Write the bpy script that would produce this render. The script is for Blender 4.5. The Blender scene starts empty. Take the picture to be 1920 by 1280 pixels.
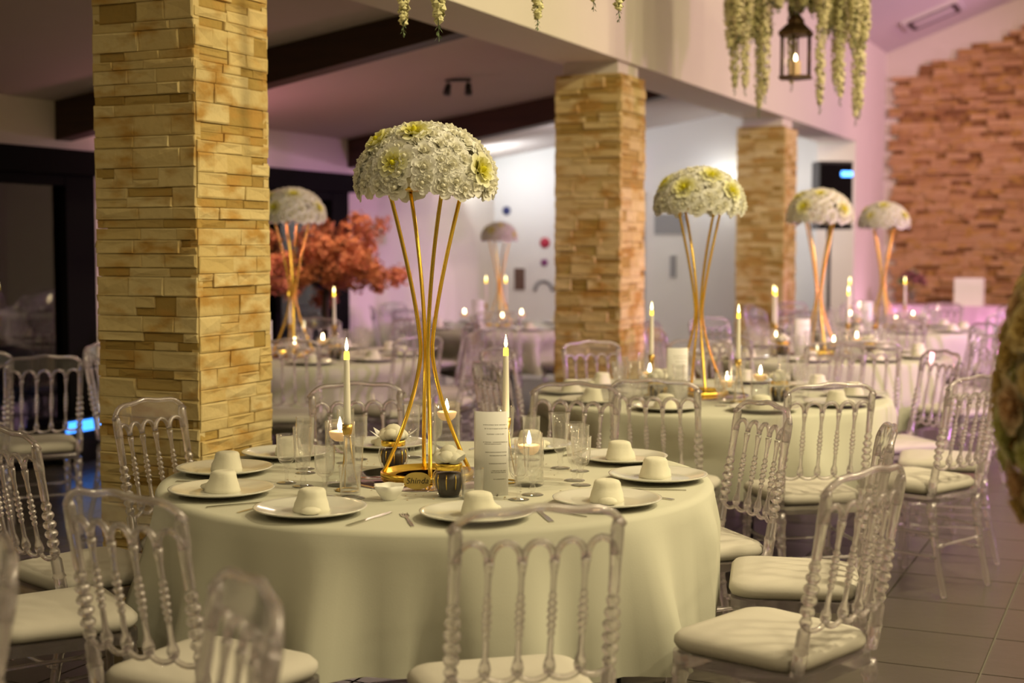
import bpy, math, random
from math import sin, cos, pi, radians, atan2, hypot, sqrt
from mathutils import Vector, Matrix
random.seed(7)
S = bpy.context.scene
COL = S.collection

# ------------------------------------------------------------------ camera
YAW, HC = radians(24.3), 1.53
cd = bpy.data.cameras.new('camera'); cam = bpy.data.objects.new('camera', cd); COL.objects.link(cam)
cam.location = (0, 0, HC); cam.rotation_euler = (radians(90 - 3.86), 0, YAW)
cd.sensor_width = 36; cd.lens = 50.0; cd.clip_start = .05
cd.dof.use_dof = True; cd.dof.focus_distance = 4.65; cd.dof.aperture_fstop = 1.9; cd.dof.aperture_blades = 0
S.camera = cam
def W(lat, dep):
    "camera-heading floor coordinates (metres to the side, metres ahead) to room X, Y"
    return (lat * cos(YAW) - dep * sin(YAW), lat * sin(YAW) + dep * cos(YAW))

# ------------------------------------------------------------------ world, exposure, lights
wd = bpy.data.worlds.new('night'); S.world = wd; wd.use_nodes = True
wd.node_tree.nodes['Background'].inputs[0].default_value = (.010, .011, .018, 1)
wd.node_tree.nodes['Background'].inputs[1].default_value = 1.0
vs = S.view_settings
S.display_settings.display_device = 'sRGB'
vs.view_transform = 'Standard'; vs.look = 'None'; vs.gamma = 1; vs.use_curve_mapping = False
vs.exposure = 0.08
cy = S.cycles
cy.max_bounces = 13; cy.diffuse_bounces = 3; cy.glossy_bounces = 4; cy.transmission_bounces = 11
cy.transparent_max_bounces = 36; cy.caustics_reflective = False; cy.caustics_refractive = False
cy.use_denoising = True; cy.sample_clamp_indirect = 8.0; cy.sample_clamp_direct = 0

def lamp(name, kind, loc, power, col, size=.3, aim=None, spot=None, blend=.6):
    d = bpy.data.lights.new(name, kind); o = bpy.data.objects.new(name, d); COL.objects.link(o)
    o.location = loc; d.energy = power; d.color = col
    if kind == 'AREA': d.shape = 'DISK'; d.size = size
    else: d.shadow_soft_size = size
    if kind == 'SPOT': d.spot_size = radians(spot or 70); d.spot_blend = blend
    if aim is not None:
        o.rotation_euler = (Vector(aim) - Vector(loc)).to_track_quat('-Z', 'Y').to_euler()
    return o
WARM = (1.0, .84, .49)
for y, pw in ((-1.5, 22), (1.5, 28), (4.5, 98), (7.5, 74), (10.5, 60), (13.5, 48)):
    for x in (.9, 3.2):
        lamp('hall_downlight', 'AREA', (x, y, 4.6), pw, WARM, .30, aim=(x - 1.8, y + .3, 0))
lamp('bay_downlight', 'AREA', (-5.4, 2.6, 2.6), 12, WARM, .25, aim=(-5.4, 2.6, 0))
lamp('bay_downlight', 'AREA', (-5.6, 9.6, 2.6), 16, (1, .74, .55), .25, aim=(-5.6, 9.6, 0))
PINK = (1.0, .45, .78)
for x in (-3.0, -1.6, .6):
    lamp('pink_uplight', 'AREA', (x, 18.0, .25), 6, PINK, .25, aim=(x, 19.9, 3.2))
lamp('feature_wall_spot', 'SPOT', (-.2, 15.5, 4.6), 170, (1.0, .60, .44), .1, aim=(-2.2, 19.9, 2.2), spot=80)
lamp('pink_wash', 'SPOT', (2.2, 17.0, 3.4), 500, (1.0, .54, .90), .15, aim=(-3.4, 16.6, 2.4), spot=100)
lamp('pink_wash', 'SPOT', (3.0, 9.0, 3.6), 300, (1.0, .46, .82), .15, aim=(-3.2, 12.5, 3.2), spot=80)
lamp('pink_bay_uplight', 'AREA', (-6.8, 8.72, 1.7), 9, (1.0, .36, .44), .2, aim=(-5.0, 8.9, 3.0))
lamp('magenta_wash', 'SPOT', (4.2, 8.0, 1.8), 700, (.85, .30, 1.0), .10, aim=(-.6, 8.8, .2), spot=48)
lamp('magenta_wash', 'SPOT', (3.6, 13.0, 1.8), 950, (.85, .30, 1.0), .10, aim=(-1.2, 12.4, .2), spot=50)
lamp('white_led', 'AREA', (-5.2, 12.9, 2.55), 14, (.96, .95, 1.0), .3, aim=(-5.6, 15.0, 1.2))
lamp('white_led', 'AREA', (-4.6, 16.6, 2.6), 24, (1.0, .97, .94), .3, aim=(-4.6, 18.3, 1.0))

# ------------------------------------------------------------------ materials
def newmat(name):
    m = bpy.data.materials.new(name); m.use_nodes = True
    nt = m.node_tree; return m, nt, nt.nodes['Principled BSDF'], nt.nodes['Material Output']
def plain(name, col, rough=.5, metal=0, spec=.5, emit=None, estr=0, bump=0, bscale=30, vary=0, vscale=4, sub=0, coat=0):
    m, nt, b, out = newmat(name)
    b.inputs['Base Color'].default_value = (*col, 1); b.inputs['Roughness'].default_value = rough
    b.inputs['Metallic'].default_value = metal; b.inputs['Specular IOR Level'].default_value = spec
    if coat: b.inputs['Coat Weight'].default_value = coat
    if emit: b.inputs['Emission Color'].default_value = (*emit, 1); b.inputs['Emission Strength'].default_value = estr
    tc = nt.nodes.new('ShaderNodeTexCoord')
    if vary:
        n = nt.nodes.new('ShaderNodeTexNoise'); n.inputs['Scale'].default_value = vscale; n.inputs['Detail'].default_value = 4
        nt.links.new(tc.outputs['Object'], n.inputs['Vector'])
        mx = nt.nodes.new('ShaderNodeMix'); mx.data_type = 'RGBA'
        mx.inputs[6].default_value = (*[c * (1 - vary) for c in col], 1); mx.inputs[7].default_value = (*[min(1, c * (1 + vary)) for c in col], 1)
        nt.links.new(n.outputs['Fac'], mx.inputs[0]); nt.links.new(mx.outputs[2], b.inputs['Base Color'])
    if bump:
        n = nt.nodes.new('ShaderNodeTexNoise'); n.inputs['Scale'].default_value = bscale; n.inputs['Detail'].default_value = 3
        nt.links.new(tc.outputs['Object'], n.inputs['Vector'])
        bp = nt.nodes.new('ShaderNodeBump'); bp.inputs['Strength'].default_value = bump; bp.inputs['Distance'].default_value = .02
        nt.links.new(n.outputs['Fac'], bp.inputs['Height']); nt.links.new(bp.outputs['Normal'], b.inputs['Normal'])
    return m
def stone_mat(name, stops, seedshift=0, rough=.85):
    "split-face stone: a tone for each stone, ochre iron stains inside it"
    m, nt, b, out = newmat(name); N, L = nt.nodes, nt.links
    geo = N.new('ShaderNodeNewGeometry'); oi = N.new('ShaderNodeObjectInfo'); tc = N.new('ShaderNodeTexCoord')
    add = N.new('ShaderNodeMath'); add.operation = 'ADD'; L.new(oi.outputs['Random'], add.inputs[0]); L.new(geo.outputs['Random Per Island'], add.inputs[1])
    fr = N.new('ShaderNodeMath'); fr.operation = 'FRACT'; L.new(add.outputs[0], fr.inputs[0])
    r = N.new('ShaderNodeValToRGB'); L.new(fr.outputs[0], r.inputs[0]); cr = r.color_ramp
    cr.interpolation = 'LINEAR'
    cr.elements[0].position = 0; cr.elements[0].color = (*stops[0], 1); cr.elements[1].position = 1; cr.elements[1].color = (*stops[-1], 1)
    for i, c in enumerate(stops[1:-1]):
        e = cr.elements.new((i + 1) / (len(stops) - 1)); e.color = (*c, 1)
    n = N.new('ShaderNodeTexNoise'); n.inputs['Scale'].default_value = 5.5; n.inputs['Detail'].default_value = 3
    mp = N.new('ShaderNodeMapping'); mp.inputs['Scale'].default_value = (1, 1, 2.2); L.new(geo.outputs['Position'], mp.inputs[0]); L.new(mp.outputs[0], n.inputs['Vector'])
    r2 = N.new('ShaderNodeValToRGB'); L.new(n.outputs['Fac'], r2.inputs[0])
    r2.color_ramp.elements[0].position = .50; r2.color_ramp.elements[0].color = (0, 0, 0, 1); r2.color_ramp.elements[1].position = .68; r2.color_ramp.elements[1].color = (1, 1, 1, 1)
    mx = N.new('ShaderNodeMix'); mx.data_type = 'RGBA'; L.new(r2.outputs[0], mx.inputs[0]); L.new(r.outputs[0], mx.inputs[6]); mx.inputs[7].default_value = (.50, .29, .075, 1)
    L.new(mx.outputs[2], b.inputs['Base Color']); b.inputs['Roughness'].default_value = rough; b.inputs['Specular IOR Level'].default_value = .25
    n2 = N.new('ShaderNodeTexNoise'); n2.inputs['Scale'].default_value = 38; n2.inputs['Detail'].default_value = 4; L.new(geo.outputs['Position'], n2.inputs['Vector'])
    bp = N.new('ShaderNodeBump'); bp.inputs['Strength'].default_value = .35; bp.inputs['Distance'].default_value = .012
    L.new(n2.outputs['Fac'], bp.inputs['Height']); L.new(bp.outputs['Normal'], b.inputs['Normal'])
    return m
def crystal(name, tint, through=.26, rough=.02, haze=.06, coat=.15):
    m, nt, b, out = newmat(name); N, L = nt.nodes, nt.links; N.remove(b)
    g = N.new('ShaderNodeBsdfGlass'); g.inputs['Color'].default_value = (*tint, 1); g.inputs['Roughness'].default_value = rough; g.inputs['IOR'].default_value = 1.47
    t = N.new('ShaderNodeBsdfTransparent'); t.inputs[0].default_value = (*tint, 1)
    mx = N.new('ShaderNodeMixShader'); mx.inputs[0].default_value = through
    L.new(g.outputs[0], mx.inputs[1]); L.new(t.outputs[0], mx.inputs[2])
    df = N.new('ShaderNodeBsdfDiffuse'); df.inputs[0].default_value = (.95, .86, .91, 1); tl = N.new('ShaderNodeBsdfTranslucent'); tl.inputs[0].default_value = (.95, .86, .91, 1)  # milky scattered light and pink hall tone put into haze and gloss
    hz_ = N.new('ShaderNodeMixShader'); hz_.inputs[0].default_value = .5; L.new(df.outputs[0], hz_.inputs[1]); L.new(tl.outputs[0], hz_.inputs[2])
    m2 = N.new('ShaderNodeMixShader'); m2.inputs[0].default_value = haze; L.new(mx.outputs[0], m2.inputs[1]); L.new(hz_.outputs[0], m2.inputs[2])
    gl = N.new('ShaderNodeBsdfGlossy'); gl.inputs['Roughness'].default_value = .27; gl.inputs[0].default_value = (1, .93, .97, 1); m3 = N.new('ShaderNodeMixShader'); m3.inputs[0].default_value = coat
    L.new(m2.outputs[0], m3.inputs[1]); L.new(gl.outputs[0], m3.inputs[2]); L.new(m3.outputs[0], out.inputs[0]); return m
def thin_glass(name, tint=(1, 1, 1), edge=.95, base=.04, rough=.01, haze=0):
    m, nt, b, out = newmat(name); N, L = nt.nodes, nt.links; N.remove(b)
    lw = N.new('ShaderNodeLayerWeight'); lw.inputs[0].default_value = .5; fz_ = N.new('ShaderNodeMath'); fz_.operation = 'POWER'; fz_.inputs[1].default_value = 3.0; L.new(lw.outputs['Facing'], fz_.inputs[0])
    mr = N.new('ShaderNodeMapRange'); mr.inputs[3].default_value = base; mr.inputs[4].default_value = edge; L.new(fz_.outputs[0], mr.inputs[0]); pw = mr
    t = N.new('ShaderNodeBsdfTransparent'); t.inputs[0].default_value = (*tint, 1)
    g = N.new('ShaderNodeBsdfGlossy'); g.inputs['Roughness'].default_value = rough; g.inputs[0].default_value = (.95, .95, .95, 1)
    mx = N.new('ShaderNodeMixShader'); L.new(pw.outputs[0], mx.inputs[0]); L.new(t.outputs[0], mx.inputs[1]); L.new(g.outputs[0], mx.inputs[2]); last = mx
    if haze:
        df = N.new('ShaderNodeBsdfTranslucent'); df.inputs[0].default_value = (.95, .93, .92, 1); d2 = N.new('ShaderNodeBsdfDiffuse'); d2.inputs[0].default_value = (.95, .93, .92, 1)
        ad = N.new('ShaderNodeMixShader'); ad.inputs[0].default_value = .5; L.new(df.outputs[0], ad.inputs[1]); L.new(d2.outputs[0], ad.inputs[2])
        last = N.new('ShaderNodeMixShader'); last.inputs[0].default_value = haze; L.new(mx.outputs[0], last.inputs[1]); L.new(ad.outputs[0], last.inputs[2])
    L.new(last.outputs[0], out.inputs[0]); return m
def emission(name, col, st):
    m, nt, b, out = newmat(name); N, L = nt.nodes, nt.links; N.remove(b)
    e = N.new('ShaderNodeEmission'); e.inputs[0].default_value = (*col, 1); e.inputs[1].default_value = st; L.new(e.outputs[0], out.inputs[0]); return m
def menu_mat():
    m, nt, b, out = newmat('printed_card'); N, L = nt.nodes, nt.links
    tc = N.new('ShaderNodeTexCoord'); sp = N.new('ShaderNodeSeparateXYZ'); L.new(tc.outputs['UV'], sp.inputs[0])
    def M(op, a, c=None):
        k = N.new('ShaderNodeMath'); k.operation = op
        for i, v in enumerate((a, c)):
            if v is None: continue
            if isinstance(v, (int, float)): k.inputs[i].default_value = v
            else: L.new(v, k.inputs[i])
        return k.outputs[0]
    u, v = sp.outputs[0], sp.outputs[1]
    # faint lines of print, grouped into courses, ragged at both ends
    lines = None
    for v0, u0, u1 in ((.845, .30, .95), (.80, .34, .98), (.735, .40, .88), (.64, .30, .98), (.618, .34, .80), (.52, .36, .95), (.48, .48, .94), (.385, .46, .94), (.30, .52, .94), (.28, .52, .92), (.20, .58, .92)):
        k = M('MULTIPLY', M('LESS_THAN', M('ABSOLUTE', M('SUBTRACT', v, v0)), .0065), M('MULTIPLY', M('GREATER_THAN', u, u0), M('LESS_THAN', u, u1)))
        lines = k if lines is None else M('MAXIMUM', lines, k)
    n = N.new('ShaderNodeTexNoise'); n.inputs['Scale'].default_value = 60; mp = N.new('ShaderNodeMapping'); mp.inputs['Scale'].default_value = (1, .35, 1); L.new(tc.outputs['UV'], mp.inputs[0]); L.new(mp.outputs[0], n.inputs['Vector'])
    ink = M('MULTIPLY', lines, M('GREATER_THAN', n.outputs['Fac'], .43))
    mx = N.new('ShaderNodeMix'); mx.data_type = 'RGBA'; mx.inputs[6].default_value = (.86, .84, .82, 1); mx.inputs[7].default_value = (.40, .38, .36, 1); L.new(ink, mx.inputs[0])
    L.new(mx.outputs[2], b.inputs['Base Color']); b.inputs['Roughness'].default_value = .7; return m
def wood_mat():
    m, nt, b, out = newmat('dark_timber'); N, L = nt.nodes, nt.links
    tc = N.new('ShaderNodeTexCoord'); mp = N.new('ShaderNodeMapping'); mp.inputs['Scale'].default_value = (1.5, 22, 22); L.new(tc.outputs['Object'], mp.inputs[0])
    n = N.new('ShaderNodeTexNoise'); n.inputs['Scale'].default_value = 1.2; n.inputs['Detail'].default_value = 6; L.new(mp.outputs[0], n.inputs['Vector'])
    r = N.new('ShaderNodeValToRGB'); r.color_ramp.elements[0].color = (.018, .008, .004, 1); r.color_ramp.elements[1].color = (.075, .030, .014, 1); L.new(n.outputs['Fac'], r.inputs[0])
    L.new(r.outputs[0], b.inputs['Base Color']); b.inputs['Roughness'].default_value = .5; return m
def bloom_mat(name, inner, outer, rad):
    m, nt, b, out = newmat(name); N, L = nt.nodes, nt.links
    tc = N.new('ShaderNodeTexCoord'); ln = N.new('ShaderNodeVectorMath'); ln.operation = 'LENGTH'; mu = N.new('ShaderNodeVectorMath'); mu.operation = 'MULTIPLY'; mu.inputs[1].default_value = (1, 1, 0)
    L.new(tc.outputs['Object'], mu.inputs[0]); L.new(mu.outputs[0], ln.inputs[0])
    r = N.new('ShaderNodeValToRGB'); r.color_ramp.elements[0].color = (*inner, 1); r.color_ramp.elements[0].position = .12; r.color_ramp.elements[1].color = (*outer, 1); r.color_ramp.elements[1].position = .8
    dv = N.new('ShaderNodeMath'); dv.operation = 'DIVIDE'; dv.inputs[1].default_value = rad; L.new(ln.outputs['Value'], dv.inputs[0]); L.new(dv.outputs[0], r.inputs[0])
    L.new(r.outputs[0], b.inputs['Base Color']); b.inputs['Roughness'].default_value = .65; b.inputs['Specular IOR Level'].default_value = .2
    tl = N.new('ShaderNodeBsdfTranslucent'); L.new(r.outputs[0], tl.inputs[0]); ms = N.new('ShaderNodeMixShader'); ms.inputs[0].default_value = .25
    L.new(b.outputs[0], ms.inputs[1]); L.new(tl.outputs[0], ms.inputs[2]); L.new(ms.outputs[0], out.inputs[0]); return m

M_ = dict(
    plaster=plain('cream_plaster', (.74, .68, .60), .85, bump=.05, bscale=60, vary=.03),
    white=plain('white_plaster', (.78, .77, .75), .85, vary=.02),
    ceil=plain('bay_ceiling_paint', (.52, .45, .42), .9, vary=.03),
    hallceil=plain('hall_ceiling_paint', (.66, .60, .58), .9),
    wood=wood_mat(),
    tile=plain('grey_porcelain_tile', (.090, .076, .060), .30, vary=.22, vscale=3, bump=.04, bscale=18),
    grout=plain('grout', (.20, .18, .155), .9),
    stone=stone_mat('cream_split_stone', [(.63, .48, .21), (.69, .54, .26), (.72, .58, .30), (.62, .46, .19), (.69, .53, .25)]),
    stone_ochre=stone_mat('ochre_split_stone', [(.38, .25, .07), (.46, .31, .09), (.54, .39, .15), (.36, .23, .06)]),
    stone_far=stone_mat('warm_split_stone', [(.50, .29, .14), (.58, .36, .19), (.44, .24, .11), (.62, .40, .22), (.34, .17, .07)]),
    stone_dark=stone_mat('dark_split_stone', [(.22, .10, .04), (.30, .15, .06), (.26, .13, .05)]),
    mortar=plain('stone_backing', (.30, .20, .08), .95),
    cloth=plain('white_table_linen', (.61, .60, .50), .82, spec=.2, bump=.03, bscale=220),
    cushion=plain('white_cushion_fabric', (.60, .56, .50), .8, spec=.2, bump=.04, bscale=160),
    crystal=crystal('clear_polycarbonate', (.995, .985, .988)),
    glass=thin_glass('clear_glass', edge=1.0, base=.06, rough=.05, haze=.06),
    crystalsheet=thin_glass('clear_polycarbonate_sheet', edge=1.0, base=.05, rough=.06, haze=.05),
    vaseglass=thin_glass('vase_glass', edge=.9, base=.03, haze=.015),
    pane=thin_glass('window_glass', (.55, .55, .6), edge=.85, base=.10),
    lampglass=thin_glass('lantern_glass', edge=.35, base=.01, rough=.1),
    water=thin_glass('water', (.96, .98, .97), edge=.25, base=.02),
    ceramic=plain('white_glazed_ceramic', (.70, .69, .63), .14, coat=.3),
    napkin=plain('ivory_napkin', (.76, .73, .60), .85, spec=.1, bump=.04, bscale=90),
    steel=plain('cutlery_steel', (.62, .60, .55), .22, metal=1),
    gold=plain('polished_gold', (.98, .68, .11), .26, metal=1),
    brass=plain('satin_brass', (.62, .43, .13), .35, metal=1),
    bronze=plain('aged_bronze', (.11, .062, .022), .45, metal=.6),
    mirror=plain('mirror', (.62, .52, .60), .05, metal=1),
    wax=plain('ivory_wax', (.86, .82, .70), .5, emit=(1, .80, .45), estr=.05),
    litwax=plain('glowing_wax', (.88, .66, .40), .5, emit=(1, .52, .18), estr=.30),  # orange candle light put into the wax colour and a weak glow
    flame=emission('candle_flame', (1.0, .78, .42), 22),
    ledflame=emission('amber_led_flame', (1.0, .62, .05), 4),
    ledtip=emission('white_led_flame', (1.0, .80, .34), 8),
    black=plain('black_plastic', (.012, .012, .013), .4),
    blackmetal=plain('black_aluminium', (.008, .007, .007), .7, spec=.03),
    rose=bloom_mat('white_rose', (.90, .87, .70), (.95, .94, .88), .034),
    yellowrose=bloom_mat('lime_yellow_bloom', (.80, .74, .03), (.92, .91, .66), .050),
    foam=plain('floral_foam', (.66, .62, .46), .95),
    wisteria=plain('cream_green_blossom', (.74, .70, .38), .7, vary=.25, vscale=25),
    leafgreen=plain('grey_green_leaf', (.16, .22, .10), .6),
    orange=plain('coral_blossom', (.66, .24, .10), .75, vary=.4, vscale=9),
    bark=plain('dark_bark', (.05, .03, .02), .9),
    menu=menu_mat(),
    card=plain('white_card', (.84, .82, .80), .7),
    ink=plain('black_ink', (.015, .012, .01), .6),
    goldcard=plain('gold_card', (.62, .46, .13), .4, metal=.6),
    darkjar=plain('dark_sweets', (.035, .025, .02), .4),
    pinkcloth=plain('pink_satin', (.62, .42, .55), .5, vary=.12),
    blue=emission('blue_led', (.05, .28, 1.0), 3),
    bluescreen=emission('blue_display', (.10, .35, 1.0), 5),
    red=emission('red_reflection_glow', (1.0, .02, .04), 3),
    ac=plain('white_appliance_plastic', (.62, .58, .58), .5),
    slot=plain('dark_slot', (.05, .03, .035), .6),
    grey=plain('grey_print', (.30, .30, .31), .6), redp=plain('red_print', (.50, .03, .07), .6), purple=plain('purple_print', (.24, .06, .20), .6), bluep=plain('navy_print', (.03, .04, .16), .6),
    brown=plain('brown_print', (.14, .08, .06), .6),
    ochre=bloom_mat('ochre_bloom', (.70, .50, .16), (.84, .68, .34), .05), green=bloom_mat('green_bloom', (.66, .66, .20), (.82, .80, .42), .05), peach=bloom_mat('peach_bloom', (.74, .44, .22), (.86, .68, .44), .05),
    redpetal=plain('dried_rose', (.22, .08, .08), .8, vary=.3),
)

# ------------------------------------------------------------------ mesh helpers
class MB:
    def __init__(s): s.v = []; s.f = []; s.mi = []; s.cur = 0
    def _add(s, vs_, fs):
        o = len(s.v); s.v += [tuple(p) for p in vs_]; s.f += [tuple(i + o for i in f) for f in fs]; s.mi += [s.cur] * len(fs)
    def box(s, a, b):
        (x0, y0, z0), (x1, y1, z1) = a, b
        s._add([(x0, y0, z0), (x1, y0, z0), (x1, y1, z0), (x0, y1, z0), (x0, y0, z1), (x1, y0, z1), (x1, y1, z1), (x0, y1, z1)],
               [(3, 2, 1, 0), (4, 5, 6, 7), (0, 1, 5, 4), (1, 2, 6, 5), (2, 3, 7, 6), (3, 0, 4, 7)]); return s
    def lathe(s, prof, n=16, c=(0, 0, 0), cap=False, fr=None):
        m = len(prof); vs_ = []
        for r, z in prof:
            for k in range(n):
                a = 2 * pi * k / n; rr = r if fr is None else fr(r, z, a)
                vs_.append((c[0] + rr * cos(a), c[1] + rr * sin(a), c[2] + z))
        fs = [(i * n + k, i * n + (k + 1) % n, (i + 1) * n + (k + 1) % n, (i + 1) * n + k) for i in range(m - 1) for k in range(n)]
        if cap: fs += [tuple(reversed(range(n))), tuple((m - 1) * n + k for k in range(n))]
        s._add(vs_, fs); return s
    def tube(s, pts, r, n=8, cap=True, closed=False):
        P = [Vector(p) for p in pts]; m = len(P); R = r if isinstance(r, (list, tuple)) else [r] * m
        T = []
        for i in range(m):
            if closed: t = P[(i + 1) % m] - P[i - 1]
            else: t = P[min(i + 1, m - 1)] - P[max(i - 1, 0)]
            T.append(t.normalized() if t.length > 1e-9 else Vector((0, 0, 1)))
        up = Vector((0, 0, 1)) if abs(T[0].z) < .9 else Vector((1, 0, 0))
        nrm = T[0].cross(up).normalized(); vs_ = []
        for i in range(m):
            nrm = (nrm - T[i] * nrm.dot(T[i])); nrm = nrm.normalized() if nrm.length > 1e-6 else T[i].orthogonal().normalized()
            bi = T[i].cross(nrm)
            for k in range(n):
                a = 2 * pi * k / n; vs_.append(P[i] + (nrm * cos(a) + bi * sin(a)) * R[i])
        mm = m if closed else m - 1
        fs = [(i * n + k, i * n + (k + 1) % n, ((i + 1) % m) * n + (k + 1) % n, ((i + 1) % m) * n + k) for i in range(mm) for k in range(n)]
        if cap and not closed: fs += [tuple(reversed(range(n))), tuple((m - 1) * n + k for k in range(n))]
        s._add(vs_, fs); return s
    def prism(s, poly, z0, z1):
        n = len(poly); s._add([(x, y, z0) for x, y in poly] + [(x, y, z1) for x, y in poly],
               [tuple(reversed(range(n))), tuple(range(n, 2 * n))] + [(k, (k + 1) % n, n + (k + 1) % n, n + k) for k in range(n)]); return s
    def ell(s, c, rx, ry, rz, n=10, m=7):
        vs_ = []; 
        for i in range(m + 1):
            t = pi * i / m
            for k in range(n): a = 2 * pi * k / n; vs_.append((c[0] + rx * sin(t) * cos(a), c[1] + ry * sin(t) * sin(a), c[2] + rz * cos(t)))
        s._add(vs_, [(i * n + k, (i + 1) * n + k, (i + 1) * n + (k + 1) % n, i * n + (k + 1) % n) for i in range(m) for k in range(n)]); return s
    def mesh(s, name, mats, smooth=True, weld=False):
        me = bpy.data.meshes.new(name); me.from_pydata(s.v, [], s.f)
        for m in (mats if isinstance(mats, (list, tuple)) else [mats]): me.materials.append(M_[m])
        me.polygons.foreach_set('material_index', s.mi)
        if smooth: me.polygons.foreach_set('use_smooth', [True] * len(s.f))
        if weld: me.validate()
        me.update(); return me
def link(name, me, parent=None, loc=(0, 0, 0), rot=(0, 0, 0), scale=(1, 1, 1)):
    o = bpy.data.objects.new(name, me); COL.objects.link(o); o.parent = parent
    o.location = loc; o.rotation_euler = rot; o.scale = scale; return o
def tag(o, label, cat, group=None, kind=None):
    if label: o['label'] = label
    if cat: o['category'] = cat
    if group: o['group'] = group
    if kind: o['kind'] = kind
    return o
def thing(name, loc, rz, label, cat, group=None):
    o = bpy.data.objects.new(name, None); COL.objects.link(o); o.empty_display_size = .05
    o.location = loc; o.rotation_euler = (0, 0, rz); return tag(o, label, cat, group)
def struct(name, me, parent=None):
    o = link(name, me, parent)
    if parent is None: o['kind'] = 'structure'
    return o
def bx(a, b, mat, name='m'): return MB().box(a, b).mesh(name, mat, smooth=False)
def instance(parts, root):
    "link every (name, mesh, loc, rot) part under root; meshes are shared"
    for nm, me, loc, rot in parts: link(nm, me, root, loc, rot)

# ------------------------------------------------------------------ the setting
XL, XC0, XC1, YB, YF, YN, XR = -7.0, -3.87, -3.40, 15.0, 19.9, -3.5, 5.0
ZB = 2.81
hz = lambda x: 4.13 + .37 * (min(x, 1.6 - x) - XC1)          # hall roof line, ridge at x = .8
bz = lambda x: 3.0 + .15 * (x - XC0)                          # bay ceiling falls towards the windows
floor = struct('floor', bx((XL - .2, YN - .2, -.12), (XR + .2, YF + .2, -.008), 'grout'))
T = .5
tme = MB()
h = T / 2 - .003
tme._add([(-h, -h, -.008), (h, -h, -.008), (h, h, -.008), (-h, h, -.008), (-h + .002, -h + .002, 0), (h - .002, -h + .002, 0), (h - .002, h - .002, 0), (-h + .002, h - .002, 0)],
         [(4, 5, 6, 7), (0, 1, 5, 4), (1, 2, 6, 5), (2, 3, 7, 6), (3, 0, 4, 7)])
tme_mesh = tme.mesh('tile', 'tile', smooth=False)
cells = []
nx0 = int((XL) / T) - 1
for i in range(-15, 11):
    for j in range(-8, 41):
        x, y = -1.03 + .25 + i * T, j * T
        if x < XL - .1 or x > XR + .1 or y < YN - .1 or y > YF + .1: continue
        dep = -x * sin(YAW) + y * cos(YAW); lat = x * cos(YAW) + y * sin(YAW)
        seen = dep > 2.6 and abs(lat) < dep * .39
        aisle = 1 if x > -2.6 or y < 8 else 0
        cells.append((0 if seen and aisle else 1, hypot(x, y), x, y))
cells.sort()
stuff = MB()
for k, (_, d, x, y) in enumerate(cells):
    if k < 300: link('tile', tme_mesh, floor, (x, y, 0))
    else:
        stuff._add([(vx + x, vy + y, vz) for vx, vy, vz in tme.v], tme.f)
o = link('tile', stuff.mesh('tile_field', 'tile', smooth=False), floor); o['kind'] = 'stuff'

w = MB()
for y0, y1 in ((YN, 4.3), (8.15, 9.3), (11.7, YB + .2)): w.box((XL - .2, y0, 0), (XL, y1, 2.2))
w.box((XL - .2, YN, 2.2), (XL, YB + .2, 2.9))
struct('wall_left', w.mesh('wall_left', 'plaster', smooth=False))
w = MB(); w.box((XL, YB, 0), (XC0, YB + .2, 3.2))
struct('wall_back', w.mesh('wall_back', 'white', smooth=False))
w = MB(); w.box((-6.0, 18.3, 0), (XC0, 18.5, 3.2)); w.box((-6.2, YB + .2, 0), (-6.0, 18.5, 3.2)); 
struct('wall_recess', w.mesh('wall_recess', 'white', smooth=False))
struct('ceiling_recess', bx((-6.2, YB + .2, 2.95), (XC0, 18.5, 3.1), 'white'))
w = MB(); w.box((XC0, YN, ZB), (XC1, 17.8, hz(XC1) + .12)); w.box((XC0, 17.8, 0), (XC1, YF, hz(XC1) + .12))
struct('wall_middle', w.mesh('wall_middle', 'plaster', smooth=False))
w = MB(); 
gab = [(XC1, 0), (XR, 0), (XR, hz(XR) + .1), (.8, hz(.8) + .1), (XC1, hz(XC1) + .1)]
w._add([(x, YF, z) for x, z in gab] + [(x, YF + .2, z) for x, z in gab], [(0, 1, 2, 3, 4), (9, 8, 7, 6, 5)] + [(k, k + 5, (k + 1) % 5 + 5, (k + 1) % 5) for k in range(5)])
struct('wall_far', w.mesh('wall_far', 'plaster', smooth=False))
struct('wall_right', bx((XR, YN, 0), (XR + .2, YF + .2, 4.3), 'plaster'))
struct('wall_near', bx((XL - .2, YN - .2, 0), (XR + .2, YN, 6), 'plaster'))
def slab(x0, z0, x1, z1, y0, y1, t, mat, nm):
    m = MB(); m._add([(x0, y0, z0), (x1, y0, z1), (x1, y1, z1), (x0, y1, z0), (x0, y0, z0 + t), (x1, y0, z1 + t), (x1, y1, z1 + t), (x0, y1, z0 + t)],
        [(3, 2, 1, 0), (4, 5, 6, 7), (0, 1, 5, 4), (1, 2, 6, 5), (2, 3, 7, 6), (3, 0, 4, 7)]); return m.mesh(nm, mat, smooth=False)
struct('ceiling_bay', slab(XL, bz(XL), XC0, bz(XC0), YN, YB, .1, 'ceil', 'ceiling_bay'))
struct('ceiling_hall', slab(XC1, hz(XC1), .8, hz(.8), YN, YF, .1, 'hallceil', 'ceiling_hall'))
struct('ceiling_hall', slab(.8, hz(.8), XR, hz(XR), YN, YF, .1, 'hallceil', 'ceiling_hall'))
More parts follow.
